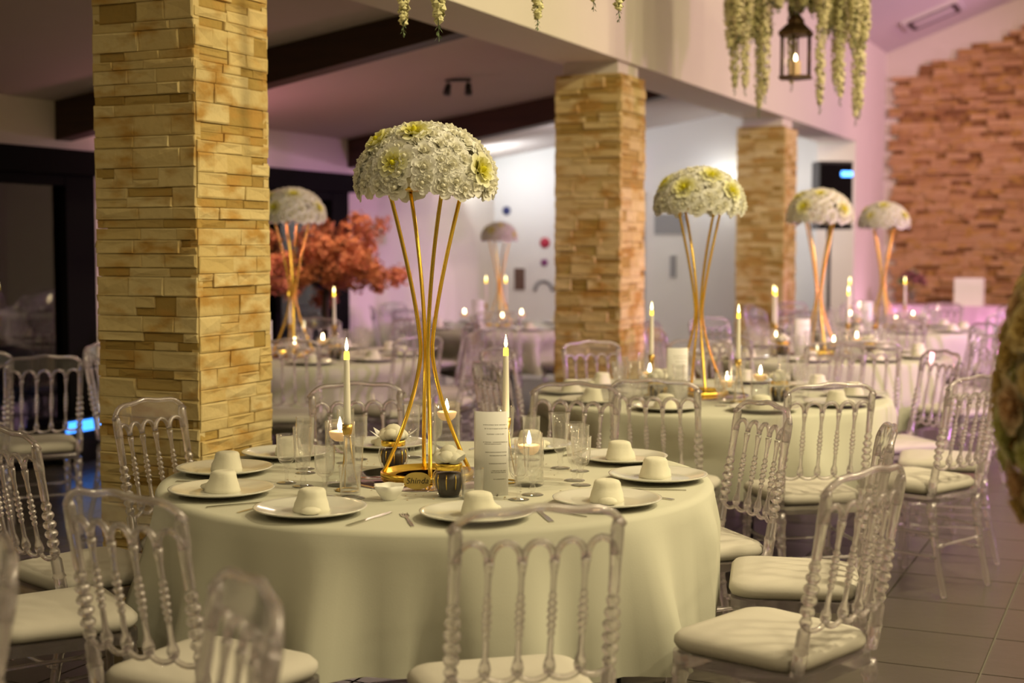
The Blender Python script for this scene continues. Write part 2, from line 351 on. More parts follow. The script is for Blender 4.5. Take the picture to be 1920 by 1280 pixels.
# exposed timber rafters of the side bay
for nm, y0, desc in (('rafter', 7.78, 'dark stained timber rafter in front of the two spotlights'), ('rafter', 11.72, 'dark stained timber rafter behind the second stone column'), ('rafter', 3.7, 'dark stained timber rafter over the window end of the bay')):
    zb = lambda x: 2.81 + .175 * (x - XC0)
    m = MB(); x0, x1 = XL, XC0
    m._add([(x0, y0, zb(x0)), (x1, y0, zb(x1)), (x1, y0 + .16, zb(x1)), (x0, y0 + .16, zb(x0)), (x0, y0, bz(x0)), (x1, y0, bz(x1)), (x1, y0 + .16, bz(x1)), (x0, y0 + .16, bz(x0))],
        [(3, 2, 1, 0), (4, 5, 6, 7), (0, 1, 5, 4), (1, 2, 6, 5), (2, 3, 7, 6), (3, 0, 4, 7)])
    if y0 < 5: continue
    tag(link(nm, m.mesh('rafter', 'wood', smooth=False)), desc, 'beam', 'timber rafters in the side bay')

# black glazed doors in the window wall
def glazed(name, y0, y1, ztop, mull):
    r = bpy.data.objects.new(name, None); COL.objects.link(r); r['kind'] = 'structure'; r.location = (XL, y0, 0)
    L_ = y1 - y0
    link('lintel', bx((-.12, -.06, ztop - .17), (.07, L_ + .06, ztop), 'blackmetal'), r)
    link('sill', bx((-.12, 0, 0), (.02, L_, .07), 'blackmetal'), r)
    ys = [0] + mull + [L_]
    for k, yy in enumerate(ys):
        wd_ = .30 if k in (0, len(ys) - 1) else .09
        a = 0 if k == 0 else (L_ - wd_ if k == len(ys) - 1 else yy - wd_ / 2)
        link('frame', bx((-.10, a, .07), (.02, a + wd_, ztop - .17), 'blackmetal'), r)
    link('frame', bx((-.09, 0, ztop - .25), (.015, L_, ztop - .17), 'blackmetal'), r)
    link('frame', bx((-.09, 0, .07), (.015, L_, .26), 'blackmetal'), r)
    for a, b in zip(ys[:-1], ys[1:]): link('pane', bx((-.05, a + .04, .25), (-.04, b - .04, ztop - .2), 'pane'), r)
    return r
glazed('window_1', 4.3, 8.15, 2.2, [1.95])
glazed('window_2', 9.3, 11.7, 2.2, [1.2])
struct('ground', bx((XL - 6, YN, -.2), (XL - .2, YB + 2, -.05), 'grout'))
struct('wall_outside', bx((XL - 5, YN, -.1), (XL - 4.8, YB + 2, 3.2), 'slot'))
# door in the back wall, half hidden by the second column
r = bpy.data.objects.new('door_1', None); COL.objects.link(r); r['kind'] = 'structure'; r.location = (-5.65, YB, 0)
link('door_leaf', bx((-.44, -.03, .01), (.44, 0, 2.06), 'white'), r)
for a, b in (((-.50, -.05, 0), (-.44, 0, 2.12)), ((.44, -.05, 0), (.50, 0, 2.12)), ((-.44, -.05, 2.06), (.44, 0, 2.12))): link('door_frame', bx(a, b, 'grey'), r)
hd = MB(); hd.tube([(.36, -.03, 1.02), (.36, -.08, 1.02), (.26, -.08, 1.02)], .009, 8); link('door_handle', hd.mesh('door_handle', 'steel'), r)

# ------------------------------------------------------------------ stone cladding
def stone_mesh(seed):
    rnd = random.Random(seed); e = .10
    # unit stone: x, z in -.5..5, y from 0 (wall) to -1 (face); chipped irregular face
    j = lambda a: rnd.uniform(-a, a)
    v = [(-.5, 0, -.5), (.5, 0, -.5), (.5, 0, .5), (-.5, 0, .5)]
    v += [(-.499, -.95 + j(.05), -.49), (.499, -.95 + j(.05), -.49), (.499, -.95 + j(.05), .49), (-.499, -.95 + j(.05), .49)]
    v += [(-.46 + j(.02), -1 + j(.10), -.38 + j(.05)), (.46 + j(.02), -1 + j(.12), -.38 + j(.05)), (.46 + j(.02), -1 + j(.12), .38 + j(.05)), (-.46 + j(.02), -1 + j(.12), .38 + j(.05)), (j(.2), -1.02 + j(.14), j(.15))]
    f = [(0, 1, 5, 4), (1, 2, 6, 5), (2, 3, 7, 6), (3, 0, 4, 7), (4, 5, 9, 8), (5, 6, 10, 9), (6, 7, 11, 10), (7, 4, 8, 11), (8, 9, 12), (9, 10, 12), (10, 11, 12), (11, 8, 12)]
    return v, f
SV = [stone_mesh(i) for i in range(8)]
def stone_data(mat): 
    out = []
    for v, f in SV:
        m = MB(); m._add(v, f); out.append(m.mesh('stone_block', mat, smooth=False))
    return out
def lay(width, z0, z1, rnd, hs, ws, ragged=0):
    "courses of split stone over a strip: (centre x, centre z, width, height)"
    z = z0; out = []
    while z < z1 - .01:
        hgt = rnd.choice(hs)
        if z + hgt > z1: hgt = z1 - z
        if hgt < .02: break
        x = 0.0
        while x < width - 1e-6:
            ww = rnd.uniform(*ws)
            if width - x - ww < ws[0] * .7: ww = width - x
            if rnd.random() < .22 and hgt > .05:
                hh = hgt * rnd.uniform(.4, .6); out.append((x + ww / 2, z + hh / 2, ww, hh)); out.append((x + ww / 2, z + hh + (hgt - hh) / 2, ww, hgt - hh))
            else: out.append((x + ww / 2, z + hgt / 2, ww, hgt))
            x += ww
        z += hgt
    return out
ST = stone_data('stone'); SO = stone_data('stone_ochre')
def column(x0, x1, y0, y1, ztop, label, seed, zvis, hs, ws, cap=300):
    rnd = random.Random(seed)
    r = thing('stone_column', ((x0 + x1) / 2, (y0 + y1) / 2, 0), 0, label, 'column', 'stone clad columns along the side bay'); r['kind'] = 'structure'
    hx, hy = (x1 - x0) / 2, (y1 - y0) / 2
    link('core', bx((-hx + .02, -hy + .02, 0), (hx - .02, hy - .02, ztop), 'mortar'), r)
    link('plaster_cap', bx((-hx + .03, -hy + .03, ztop), (hx - .03, hy - .03, ZB), 'plaster'), r)
    vis, rest = [], []
    faces = [((0, -hy, 0), 0, 2 * hx, True), ((hx, 0, 0), pi / 2, 2 * hy, True), ((0, hy, 0), pi, 2 * hx, False), ((-hx, 0, 0), -pi / 2, 2 * hy, False)]
    for org, rz, wd_, seen in faces:
        for cx_, cz, sw, sh in lay(wd_ + .02, 0.0, ztop, rnd, hs, ws):
            low = rnd.random() < (.6 if sh < .045 else .15); d = rnd.uniform(.029, .033) if low else rnd.uniform(.036, .042)
            lx = cx_ - (wd_ + .02) / 2
            p = Vector(org) + Vector((cos(rz) * lx - sin(rz) * .022 * -1 * 0, sin(rz) * lx, cz)) - Vector((sin(rz), -cos(rz), 0)) * -.0
            # wall plane sits .02 inside the outline; stones stand proud of it
            nrm = Vector((sin(rz), -cos(rz), 0)); p = p - nrm * .022
            item = (p, rz, (sw - .0012, d, sh - .0012), rnd.randrange(8), low)
            (vis if seen and zvis[0] < cz < zvis[1] and len(vis) < cap else rest).append(item)
    for p, rz, sc, k, low in vis: link('stone_block', (SO if low else ST)[k], r, p, (0, 0, rz), sc)
    m = MB()
    for p, rz, sc, k, low in rest:
        m.cur = int(low); v, f = SV[k]; mt = Matrix.LocRotScale(p, Matrix.Rotation(rz, 3, 'Z').to_quaternion(), Vector(sc))
        m._add([mt @ Vector(q) for q in v], f)
    o = link('stone_block', m.mesh('stone_rest', ['stone', 'stone_ochre'], smooth=False), r); o['kind'] = 'stuff'
    return r
HS = (.035, .046, .055, .066, .078)
column(XC0, XC1, 4.55, 5.02, 2.72, 'cream split-stone column rising beside the front table', 11, (.45, 2.62), HS, (.09, .24))
column(XC0, XC1, 9.35, 9.83, 2.72, 'cream split-stone column standing between the second table and the spotlights', 12, (.2, 2.75), HS, (.10, .24))
column(XC0, XC1, 14.13, 14.61, 2.72, 'cream split-stone column beside the black loudspeaker', 13, (.7, 2.75), HS, (.12, .26))
# feature wall of stone on the far gable
rnd = random.Random(5)
fw = thing('stone_feature_wall', (XC1, YF, 0), 0, 'tan split-stone feature wall with a stepped top on the far gable', 'stone wall'); fw['kind'] = 'structure'
SF = stone_data('stone_far'); SF2 = stone_data('stone_dark'); vis, rest = [], []
steps = {}
z = .02
while z < 5.2:
    hgt = rnd.choice((.05, .06, .07, .08)); 
    x = .05 + rnd.choice((0, .03, .06, .10, .13))
    while x < 6.0:
        ww = rnd.uniform(.12, .36)
        xw = XC1 + x
        # outline steps up below the roof line, one stone at a time
        lim = hz(xw) - .22 - .10
        if z + hgt < lim:
            it = ((x + ww / 2, -.004, z + hgt / 2), (ww - .003, rnd.uniform(.035, .085) if rnd.random() > .2 else .02, hgt - .003), rnd.randrange(8))
            ((vis if (xw < -1.3 and .75 < z) else rest)).append(it)
        x += ww
    z += hgt
vis.sort(key=lambda t: -t[0][2])
rest += vis[300:]; vis = vis[:300]
for p, sc, k in vis: link('stone_block', (SF if sc[1] > .025 else SF2)[k], fw, p, (0, 0, 0), sc)
m = MB()
for p, sc, k in rest:
    m.cur = int(sc[1] < .025); v, f = SV[k]; m._add([(q[0] * sc[0] + p[0], q[1] * sc[1] + p[1], q[2] * sc[2] + p[2]) for q in v], f)
o = link('stone_block', m.mesh('stone_rest', ['stone_far', 'stone_dark'], smooth=False), fw); o['kind'] = 'stuff'

# ------------------------------------------------------------------ crystal chair
def chair_meshes():
    P = []
    def B(x, z, off=0):            # point on the leaning, slightly curved back
        y = -.185 - (z - .44) * .17 - .022 * (1 - (x / .2) ** 2) + off
        return (x, y, z)
    # seat frame: rounded trapezoid slab
    def outline(hw_f, hw_b, yf, yb, r, n=4):
        pts = []
        for (cx_, cy_, a0) in ((hw_f - r, yf - r, 0), (-hw_f + r, yf - r, pi / 2), (-hw_b + r, yb + r, pi), (hw_b - r, yb + r, 3 * pi / 2)):
            for k in range(n + 1): a = a0 + pi / 2 * k / n; pts.append((cx_ + r * cos(a), cy_ + r * sin(a)))
        return pts
    fr = MB(); ol = outline(.215, .195, .205, -.205, .05); fr.prism(ol, .405, .438)
    P.append(('seat_frame', fr.mesh('seat_frame', 'crystal', smooth=False)))
    cu = MB(); rings = [(.93, .438), (.995, .446), (1.03, .460), (1.025, .474), (.97, .487), (.80, .496), (.45, .501), (.02, .502)]
    o2 = outline(.212, .195, .205, -.19, .07, 6); n = len(o2); vv = []
    for s_, z in rings: vv += [(x * s_, y * s_, z) for x, y in o2]
    cu._add(vv, [(i * n + k, i * n + (k + 1) % n, (i + 1) * n + (k + 1) % n, (i + 1) * n + k) for i in range(len(rings) - 1) for k in range(n)] + [tuple(reversed(range(n))), tuple((len(rings) - 1) * n + k for k in range(n))])
    P.append(('cushion', cu.mesh('cushion', 'cushion')))
    # turned front legs, sabre rear legs
    legprof = [(.012, 0), (.014, .01), (.014, .12), (.017, .26), (.021, .268), (.017, .276), (.018, .30), (.023, .308), (.018, .316), (.020, .36), (.026, .372), (.022, .384), (.022, .41)]
    for s_ in (-1, 1):
        l = MB(); zs = legprof; l.tube([(s_ * (.185 + .012 * (1 - z / .41)), .175 + .015 * (1 - z / .41), z) for r, z in zs], [r for r, z in zs], 10); P.append(('leg', l.mesh('leg', 'crystal')))
    for s_ in (-1, 1):
        l = MB(); l.tube([(s_ * .178, -.185 - .075 * (1 - z / .44) ** 1.6, z) for r, z in zs], [r for r, z in zs], 10); P.append(('leg', l.mesh('leg', 'crystal')))
    for a, b in (((-.19, .18, .17), (-.178, -.215, .17)), ((.19, .18, .17), (.178, -.215, .17)), ((-.19, .18, .27), (-.178, -.205, .27)), ((.19, .18, .27), (.178, -.205, .27)), ((-.19, .182, .22), (.19, .182, .22)), ((-.178, -.215, .22), (.178, -.215, .22))):
        st = MB(); A, C = Vector(a), Vector(b); rr = [.007, .008, .0125, .008, .007, .0075, .007, .008, .0125, .008, .007]; tt = [0, .08, .1, .12, .2, .5, .8, .88, .9, .92, 1]
        st.tube([A.lerp(C, t) for t in tt], rr, 7); P.append(('stretcher', st.mesh('stretcher', 'crystal')))
    # back: two stiles, four spindles, crest with five arches, scalloped lower rail
    zt, zb = .838, .575
    def beads(r0, rb, z0, z1, nb):
        out = []; 
        for i in range(nb):
            a = z0 + (z1 - z0) * i / nb; b = z0 + (z1 - z0) * (i + 1) / nb; k = .72 + .28 * sin(pi * (i + .5) / nb)
            out += [(r0 * .75, a), (rb * k * .9, a + (b - a) * .28), (rb * k, (a + b) / 2), (rb * k * .9, a + (b - a) * .72)]
        out.append((r0 * .75, z1)); return out
    stp = [(.019, .44), (.019, .50), (.022, .505), (.018, .512), (.0175, .56)] + beads(.014, .0215, .57, .745, 6) + [(.013, .75), (.0135, .82), (.016, .86), (.015, .905), (.010, .925)]
    for s_ in (-1, 1):
        l = MB(); l.tube([B(s_ * .185, z) for r, z in stp], [r for r, z in stp], 10); P.append(('stile', l.mesh('stile', 'crystal')))
    spp = [(.0125, zb), (.0155, zb + .012), (.0125, zb + .026), (.0075, zb + .04), (.0070, .655)] + beads(.0075, .0125, .66, .765, 6) + [(.0070, .77), (.0070, .80), (.0105, zt - .012), (.012, zt)]
    xs = [-.185 + .074 * i for i in range(6)]
    for x in xs[1:5]:
        l = MB(); l.tube([B(x, z) for r, z in spp], [r for r, z in spp], 8); P.append(('spindle', l.mesh('spindle', 'crystal')))
    # crest: clear panel between the wavy top edge and the arches
    def top(x): t = abs(x / .2); return .958 - .014 * t * t - .034 * t ** 6 + .0035 * cos(2.6 * pi * t)
    def bot(x):
        k = min(4, max(0, int((x + .185) / .074))); c = xs[k] + .037; q = max(0, 1 - ((x - c) / .037) ** 2); return zt + .044 * sqrt(q)
    cr = MB(); n = 40; vv = []
    for i in range(n + 1):
        x = -.2 + .4 * i / n; xx = max(-.1849, min(.1849, x)); zlo = bot(xx) if abs(x) < .185 else zt
        for zz in (zlo, top(x)):
            for off in (.007, -.007): vv.append(B(x, zz, off))
    ff = []
    for i in range(n):
        a, b = 4 * i, 4 * i + 4
        ff += [(a, b, b + 2, a + 2), (a + 1, a + 3, b + 3, b + 1), (a + 2, b + 2, b + 3, a + 3), (a, a + 1, b + 1, b)]
    ff += [(0, 2, 3, 1), (4 * n, 4 * n + 1, 4 * n + 3, 4 * n + 2)]
    cr._add(vv, ff)
    cr_me = cr.mesh('crest_rail', 'crystalsheet', smooth=False); P.append(('crest_rail', cr_me))
    tr = MB(); tr.tube([B(-.2 + .4 * i / 24, top(-.2 + .4 * i / 24)) for i in range(25)], .0095, 8); P.append(('crest_rim', tr.mesh('crest_rim', 'crystal')))
    for k in range(5):
        a = MB(); c = xs[k] + .037
        a.tube([B(c - .034 * cos(pi * i / 10), zt + .004 + .042 * sin(pi * i / 10)) for i in range(11)], .0082, 7); P.append(('arch', a.mesh('arch', 'crystal')))
    lo = MB(); pts = []
    for k in range(5):
        c = xs[k] + .037
        for i in range(8): pts.append(B(c - .037 * cos(pi * i / 8), zb + .004 - .022 * sin(pi * i / 8)))
    pts.append(B(.185, zb + .004)); lo.tube(pts, .0075, 7); P.append(('lower_rail', lo.mesh('lower_rail', 'crystal')))
    return P
CH = chair_meshes()
# the same chair with its clear frame in one piece, for tables deep in the hall
def merged(parts, name, mat):
    m = MB()
    for nm, me in parts: m._add([v.co[:] for v in me.vertices], [tuple(p.vertices) for p in me.polygons])
    return m.mesh(name, mat)
CH_FAR = [('frame', merged([p for p in CH if p[0] not in ('cushion', 'crest_rail')], 'frame', 'crystal')), [p for p in CH if p[0] == 'crest_rail'][0], [p for p in CH if p[0] == 'cushion'][0]]
SEATS = []
def chair_at(back, target, label, group, far=False, spin=0):
    "back: floor point under the backrest, target: floor point it faces (camera-heading coordinates)"
    dx, dy = target[0] - back[0], target[1] - back[1]; L_ = hypot(dx, dy); dx, dy = dx / L_, dy / L_
    a = atan2(dy, dx) + radians(spin); dx, dy = cos(a), sin(a)
    p = W(back[0] + .26 * dx, back[1] + .26 * dy)
    q = W(back[0] + .26 * dx + dx, back[1] + .26 * dy + dy)
    rz = atan2(q[1] - p[1], q[0] - p[0]) - pi / 2
    r = thing('crystal_chair', (p[0], p[1], 0), rz, label, 'chair', group)
    crest = None
    for nm, me in (CH_FAR if far else CH):
        o = link(nm, me, crest if nm in ('crest_rim', 'arch') else r)
        if nm == 'crest_rail': crest = o
    SEATS.append((p[0], p[1], rz + pi / 2))
    return r

# ------------------------------------------------------------------ tables, linen, tableware meshes
ZT = .752
def cloth_mesh(R, seed, hem=.34, seats=()):
    rnd = random.Random(seed); nf = 13; ph = rnd.uniform(0, 6); n = 160; m = MB(); rows = []
    rows.append([(0, 0, ZT + .004)] * 1)
    vv = [(0, 0, ZT + .004)]
    prof = [(.35, 0), (.7, 0), (.97, 0), (1.0, -.004), (1.008, -.016)]
    for s_, dz in prof:
        for k in range(n): a = 2 * pi * k / n; vv.append((R * s_ * cos(a), R * s_ * sin(a), ZT + .004 + dz))
    nd = 9
    for i in range(1, nd + 1):
        t = i / nd
        for k in range(n):
            a = 2 * pi * k / n
            fold = .5 + .5 * sin(nf * a + ph + .7 * sin(3 * a)); fold2 = sin(2.3 * nf * a + 1.3 * ph)
            rr = R * 1.008 + t * (.02 + .13 * fold ** 1.6 + .018 * fold2)
            hz_ = hem + .03 * sin(4 * a + ph); zv = (ZT - .012) + (hz_ - ZT + .012) * t
            for phi, rf in seats:            # a tucked-in seat presses the linen inwards
                da = (a - phi + pi) % (2 * pi) - pi
                if abs(da) > 1: continue
                lw = min(1, max(0, (.33 - abs(rr * sin(da))) / .08)); zw = min(1, max(0, (.70 - zv) / .14)); wgt = lw * lw * (3 - 2 * lw) * zw
                lim = (rf - .03) / max(.5, cos(da))
                if rr > lim: rr += (lim - rr) * wgt
            vv.append((rr * cos(a), rr * sin(a), zv))
    nr = len(prof) + nd
    ff = [(0, 1 + k, 1 + (k + 1) % n) for k in range(n)]
    ff += [(1 + i * n + k, 1 + (i + 1) * n + k, 1 + (i + 1) * n + (k + 1) % n, 1 + i * n + (k + 1) % n) for i in range(nr - 1) for k in range(n)]
    m._add(vv, ff); return m.mesh('tablecloth', 'cloth')
def lathe_me(prof, mat, n=24, nm='m', fr=None, cap=False): return MB().lathe(prof, n, fr=fr, cap=cap).mesh(nm, mat)
TOP = lathe_me([(.001, ZT - .028), (.895, ZT - .028), (.90, ZT - .014), (.895, ZT), (.001, ZT)], 'brown', 64, 'tabletop')
lg = MB(); lg.tube([(0, 0, 0), (0, 0, ZT - .028)], .018, 8); LEG = lg.mesh('leg', 'black')
PLATE = lathe_me([(.001, 0), (.085, 0), (.09, .004), (.10, .006), (.155, .019), (.163, .022), (.164, .0245), (.160, .0255), (.150, .022), (.105, .0105), (.095, .009), (.001, .009)], 'ceramic', 48, 'plate')
def napkin_mesh(seed):
    rnd = random.Random(seed); m = MB(); n = 22; a0 = rnd.uniform(0, 6)
    prof = [(.050, .0), (.052, .004), (.0495, .012), (.0475, .024), (.044, .036), (.0415, .046), (.040, .056), (.036, .0625), (.028, .0655), (.016, .066), (.001, .0655)]
    def fr(r, z, a):
        return r * (1 + .035 * sin(3 * a + a0 + 40 * z) + .02 * sin(7 * a + a0)) + (.010 * max(0, cos(a - a0)) if z < .03 else 0)
    m.lathe(prof, n, fr=fr)
    # loose corner of the roll lying beside it
    m.ell((.062 * cos(a0), .062 * sin(a0), .010), .030, .022, .012, 10, 6)
    return m.mesh('napkin', 'napkin')
NAP = [napkin_mesh(i) for i in range(4)]
def fork_mesh():
    m = MB(); m.prism([(-.004, -.10), (.004, -.10), (.0055, -.06), (.003, .02), (.004, .035), (.011, .05), (.012, .062), (-.012, .062), (-.011, .05), (-.004, .035), (-.003, .02), (-.0055, -.06)], 0, .003)
    for x in (-.0105, -.0035, .0035, .0105): m.prism([(x - .0015, .062), (x + .0015, .062), (x + .001, .098), (x - .001, .098)], .0005, .003)
    return m.mesh('fork', 'steel', smooth=False)
def knife_mesh():
    m = MB(); m.prism([(-.007, -.115), (.007, -.115), (.008, -.06), (.006, .0), (.005, .01), (.010, .03), (.0105, .08), (.006, .108), (-.005, .115), (-.006, .01), (-.006, 0), (-.008, -.06)], 0, .0035)
    return m.mesh('knife', 'steel', smooth=False)
FORK, KNIFE = fork_mesh(), knife_mesh()
WINE = [('bowl', lathe_me([(.010, .062), (.022, .070), (.029, .086), (.031, .105), (.0325, .158), (.0335, .160), (.0320, .1605), (.0300, .106), (.027, .088), (.018, .075), (.001, .073)], 'glass', 20, 'bowl')),
        ('stem', lathe_me([(.008, .006), (.0055, .012), (.0055, .03), (.009, .040), (.0055, .047), (.008, .056), (.011, .064)], 'glass', 12, 'stem')),
        ('foot', lathe_me([(.001, 0), (.032, 0), (.033, .002), (.028, .0035), (.008, .007)], 'glass', 20, 'foot'))]
FLUTE = [('bowl', lathe_me([(.012, .055), (.020, .062), (.026, .09), (.0285, .13), (.031, .192), (.0315, .194), (.0300, .194), (.0275, .13), (.0245, .09), (.001, .066)], 'glass', 20, 'bowl')),
         ('stem', lathe_me([(.009, .006), (.0065, .012), (.011, .022), (.0065, .032), (.0095, .042), (.013, .057)], 'glass', 12, 'stem')),
         ('foot', lathe_me([(.001, 0), (.034, 0), (.035, .002), (.030, .004), (.009, .007)], 'glass', 20, 'foot'))]
TUMBLER = lathe_me([(.001, .0), (.028, .0), (.031, .004), (.036, .095), (.0365, .097), (.0345, .097), (.029, .012), (.001, .011)], 'glass', 24, 'tumbler')
def vase_parts(hgt, r=.048, level=.75):
    return [('glass_wall', lathe_me([(.001, 0), (r - .004, 0), (r, .004), (r, hgt - .002), (r - .001, hgt), (r - .003, hgt - .002), (r - .003, .012), (.001, .012)], 'vaseglass', 28, 'glass_wall')),
            ('water', lathe_me([(r - .0035, .0125), (r - .0035, hgt * level), (.001, hgt * level)], 'water', 24, 'water'))]
FLOATER = [('wax', lathe_me([(.001, -.016), (.018, -.016), (.030, -.006), (.036, .010), (.0355, .014), (.030, .016), (.001, .013)], 'litwax', 20, 'wax')),
           ('wick', MB().tube([(0, 0, .013), (.001, 0, .021)], .0012, 6).mesh('wick', 'ink')),
           ('flame', lathe_me([(.0005, .017), (.0055, .022), (.0078, .030), (.0066, .040), (.0036, .052), (.0005, .062)], 'flame', 12, 'flame'))]
TAPER = [('wax', lathe_me([(.001, 0), (.0115, 0), (.0112, .06), (.0085, .242), (.0075, .250), (.004, .253), (.0008, .253)], 'wax', 14, 'wax')),
         ('amber_glow', lathe_me([(.0090, .226), (.0088, .242), (.0078, .2505), (.0044, .2535)], 'ledflame', 12, 'amber_glow')),
         ('flame', lathe_me([(.0005, .252), (.0052, .258), (.0064, .265), (.0050, .275), (.0026, .286), (.0004, .296)], 'ledtip', 12, 'flame'))]
def holder_parts():
    P = [('cup', lathe_me([(.001, .168), (.006, .168), (.013, .180), (.0165, .195), (.017, .212), (.0155, .212), (.014, .196), (.001, .190)], 'brass', 16, 'cup'))]
    rg = MB(); rg.tube([(.036 * cos(2 * pi * k / 28), .036 * sin(2 * pi * k / 28), .0028) for k in range(28)], .0028, 6, closed=True); P.append(('base_ring', rg.mesh('base_ring', 'brass')))
    for k in range(3):
        a = 2 * pi * k / 3 + .3; l = MB(); l.tube([(.036 * cos(a), .036 * sin(a), .003), (.016 * cos(a), .016 * sin(a), .10), (.008 * cos(a), .008 * sin(a), .172)], .0026, 6); P.append(('leg', l.mesh('leg', 'brass')))
    return P
HOLDER = holder_parts()
def jar_parts():
    rib = lambda r, z, a: r * (1 + .035 * cos(18 * a)) if .008 < z < .062 else r
    body = lathe_me([(.001, 0), (.026, 0), (.030, .006), (.036, .022), (.039, .040), (.036, .056), (.030, .064), (.029, .070)], 'vaseglass', 72, 'jar_body', rib)
    sweets = lathe_me([(.001, .004), (.024, .004), (.030, .022), (.033, .040), (.030, .055), (.001, .058)], 'darkjar', 20, 'contents')
    ring = lathe_me([(.030, .064), (.032, .066), (.032, .076), (.030, .079), (.001, .079)], 'gold', 28, 'lid')
    lid = lathe_me([(.001, .079), (.001, .0795)], 'gold', 6, 'x')
    fl = MB()
    for k in range(7):
        a = 2 * pi * k / 7; fl.ell((.020 * cos(a), .020 * sin(a), .092 + .004 * (k % 2)), .020, .020, .015, 8, 5)
    fl.ell((0, 0, .102), .024, .022, .020, 10, 6)
    bands = []
    for k in range(9):
        a = 2 * pi * k / 9; b = MB(); b.tube([(.0305 * cos(a), .0305 * sin(a), .020), (.0338 * cos(a), .0338 * sin(a), .040), (.0308 * cos(a), .0308 * sin(a), .054)], .0014, 5); bands.append(('gold_stripe', b.mesh('gold_stripe', 'gold')))
    lf = MB()
    for a in (2.6, 3.6, .3): lf._add([(.02 * cos(a), .02 * sin(a), .080), (.05 * cos(a - .2), .05 * sin(a - .2), .096), (.066 * cos(a), .066 * sin(a), .108), (.05 * cos(a + .2), .05 * sin(a + .2), .092)], [(0, 1, 2, 3), (3, 2, 1, 0)])
    return [('jar_body', body), ('contents', sweets), ('lid', ring), ('flower', fl.mesh('flower', 'napkin')), ('ribbon', lf.mesh('ribbon', 'card', smooth=False))] + bands
JAR = jar_parts()
def stand_parts():
    P = []
    b = lathe_me([(.105, 0), (.150, 0), (.155, .003), (.155, .020), (.150, .024), (.143, .024), (.140, .010), (.105, .008)], 'gold', 48, 'base_ring'); P.append(('base_ring', b))
    for k in range(4):
        a = radians(16 + 90 * k) + YAW
        pts = []
        for i in range(25):
            t = i / 24; z = .012 + t * .94
            # flares out at foot and head, gathers at the waist
            rr = .019 + (.128 * max(0, (.44 - t) / .44) ** 1.55 if t < .44 else .112 * ((t - .44) / .56) ** 1.4)
            tw = a + .35 * (t - .44)
            pts.append((rr * cos(tw), rr * sin(tw), z))
        l = MB(); l.tube(pts, .0070, 8); P.append(('rod', l.mesh('rod', 'gold')))
    tp = lathe_me([(.001, .95), (.128, .95), (.130, .954), (.128, .958), (.001, .958)], 'gold', 32, 'top_plate'); P.append(('top_plate', tp))
    return P
STAND = stand_parts()
def rose_mesh(mat, seed, R=.033, layers=((3, .30, 1.42), (4, .46, 1.25), (5, .68, 1.02), (6, .92, .76))):
    rnd = random.Random(seed); m = MB()
    m.ell((0, 0, .006), R * .22, R * .22, R * .42, 6, 4)
    for li, (np_, rr, tilt) in enumerate(layers):
        for k in range(np_):
            a = 2 * pi * k / np_ + li * .7 + rnd.uniform(-.2, .2); w_ = R * rr * 1.25 * (2.6 / np_ + .35); ln = R * (.55 + .55 * rr)
            grid = []
            for i in range(4):
                t = i / 3; out = R * .10 + (ln * cos(tilt)) * t; up = -.008 + ln * sin(tilt) * t * .8 - (R * .16 * t ** 4 if li > 1 else 0); out += R * .20 * t ** 4
                ww = w_ * (.30 + .66 * sin(pi * min(1, t * .62 + .12)))
                for j in range(4):
                    s_ = (j / 3 - .5) * 2; curl = R * .18 * s_ * s_ * (1 if li < 2 else .7)
                    lx, ly, lz = out - curl, s_ * ww * .5, up + curl * .5 + rnd.uniform(-.0012, .0012)
                    grid.append((lx * cos(a) - ly * sin(a), lx * sin(a) + ly * cos(a), lz))
            m._add(grid, [(i * 4 + j, i * 4 + j + 1, (i + 1) * 4 + j + 1, (i + 1) * 4 + j) for i in range(3) for j in range(3)])
    return m.mesh('bloom', mat)
ROSE = [rose_mesh('rose', i) for i in range(4)]
YROSE = [rose_mesh('yellowrose', 20 + i, .042, ((4, .3, 1.3), (6, .62, 1.0), (7, .95, .70))) for i in range(2)]
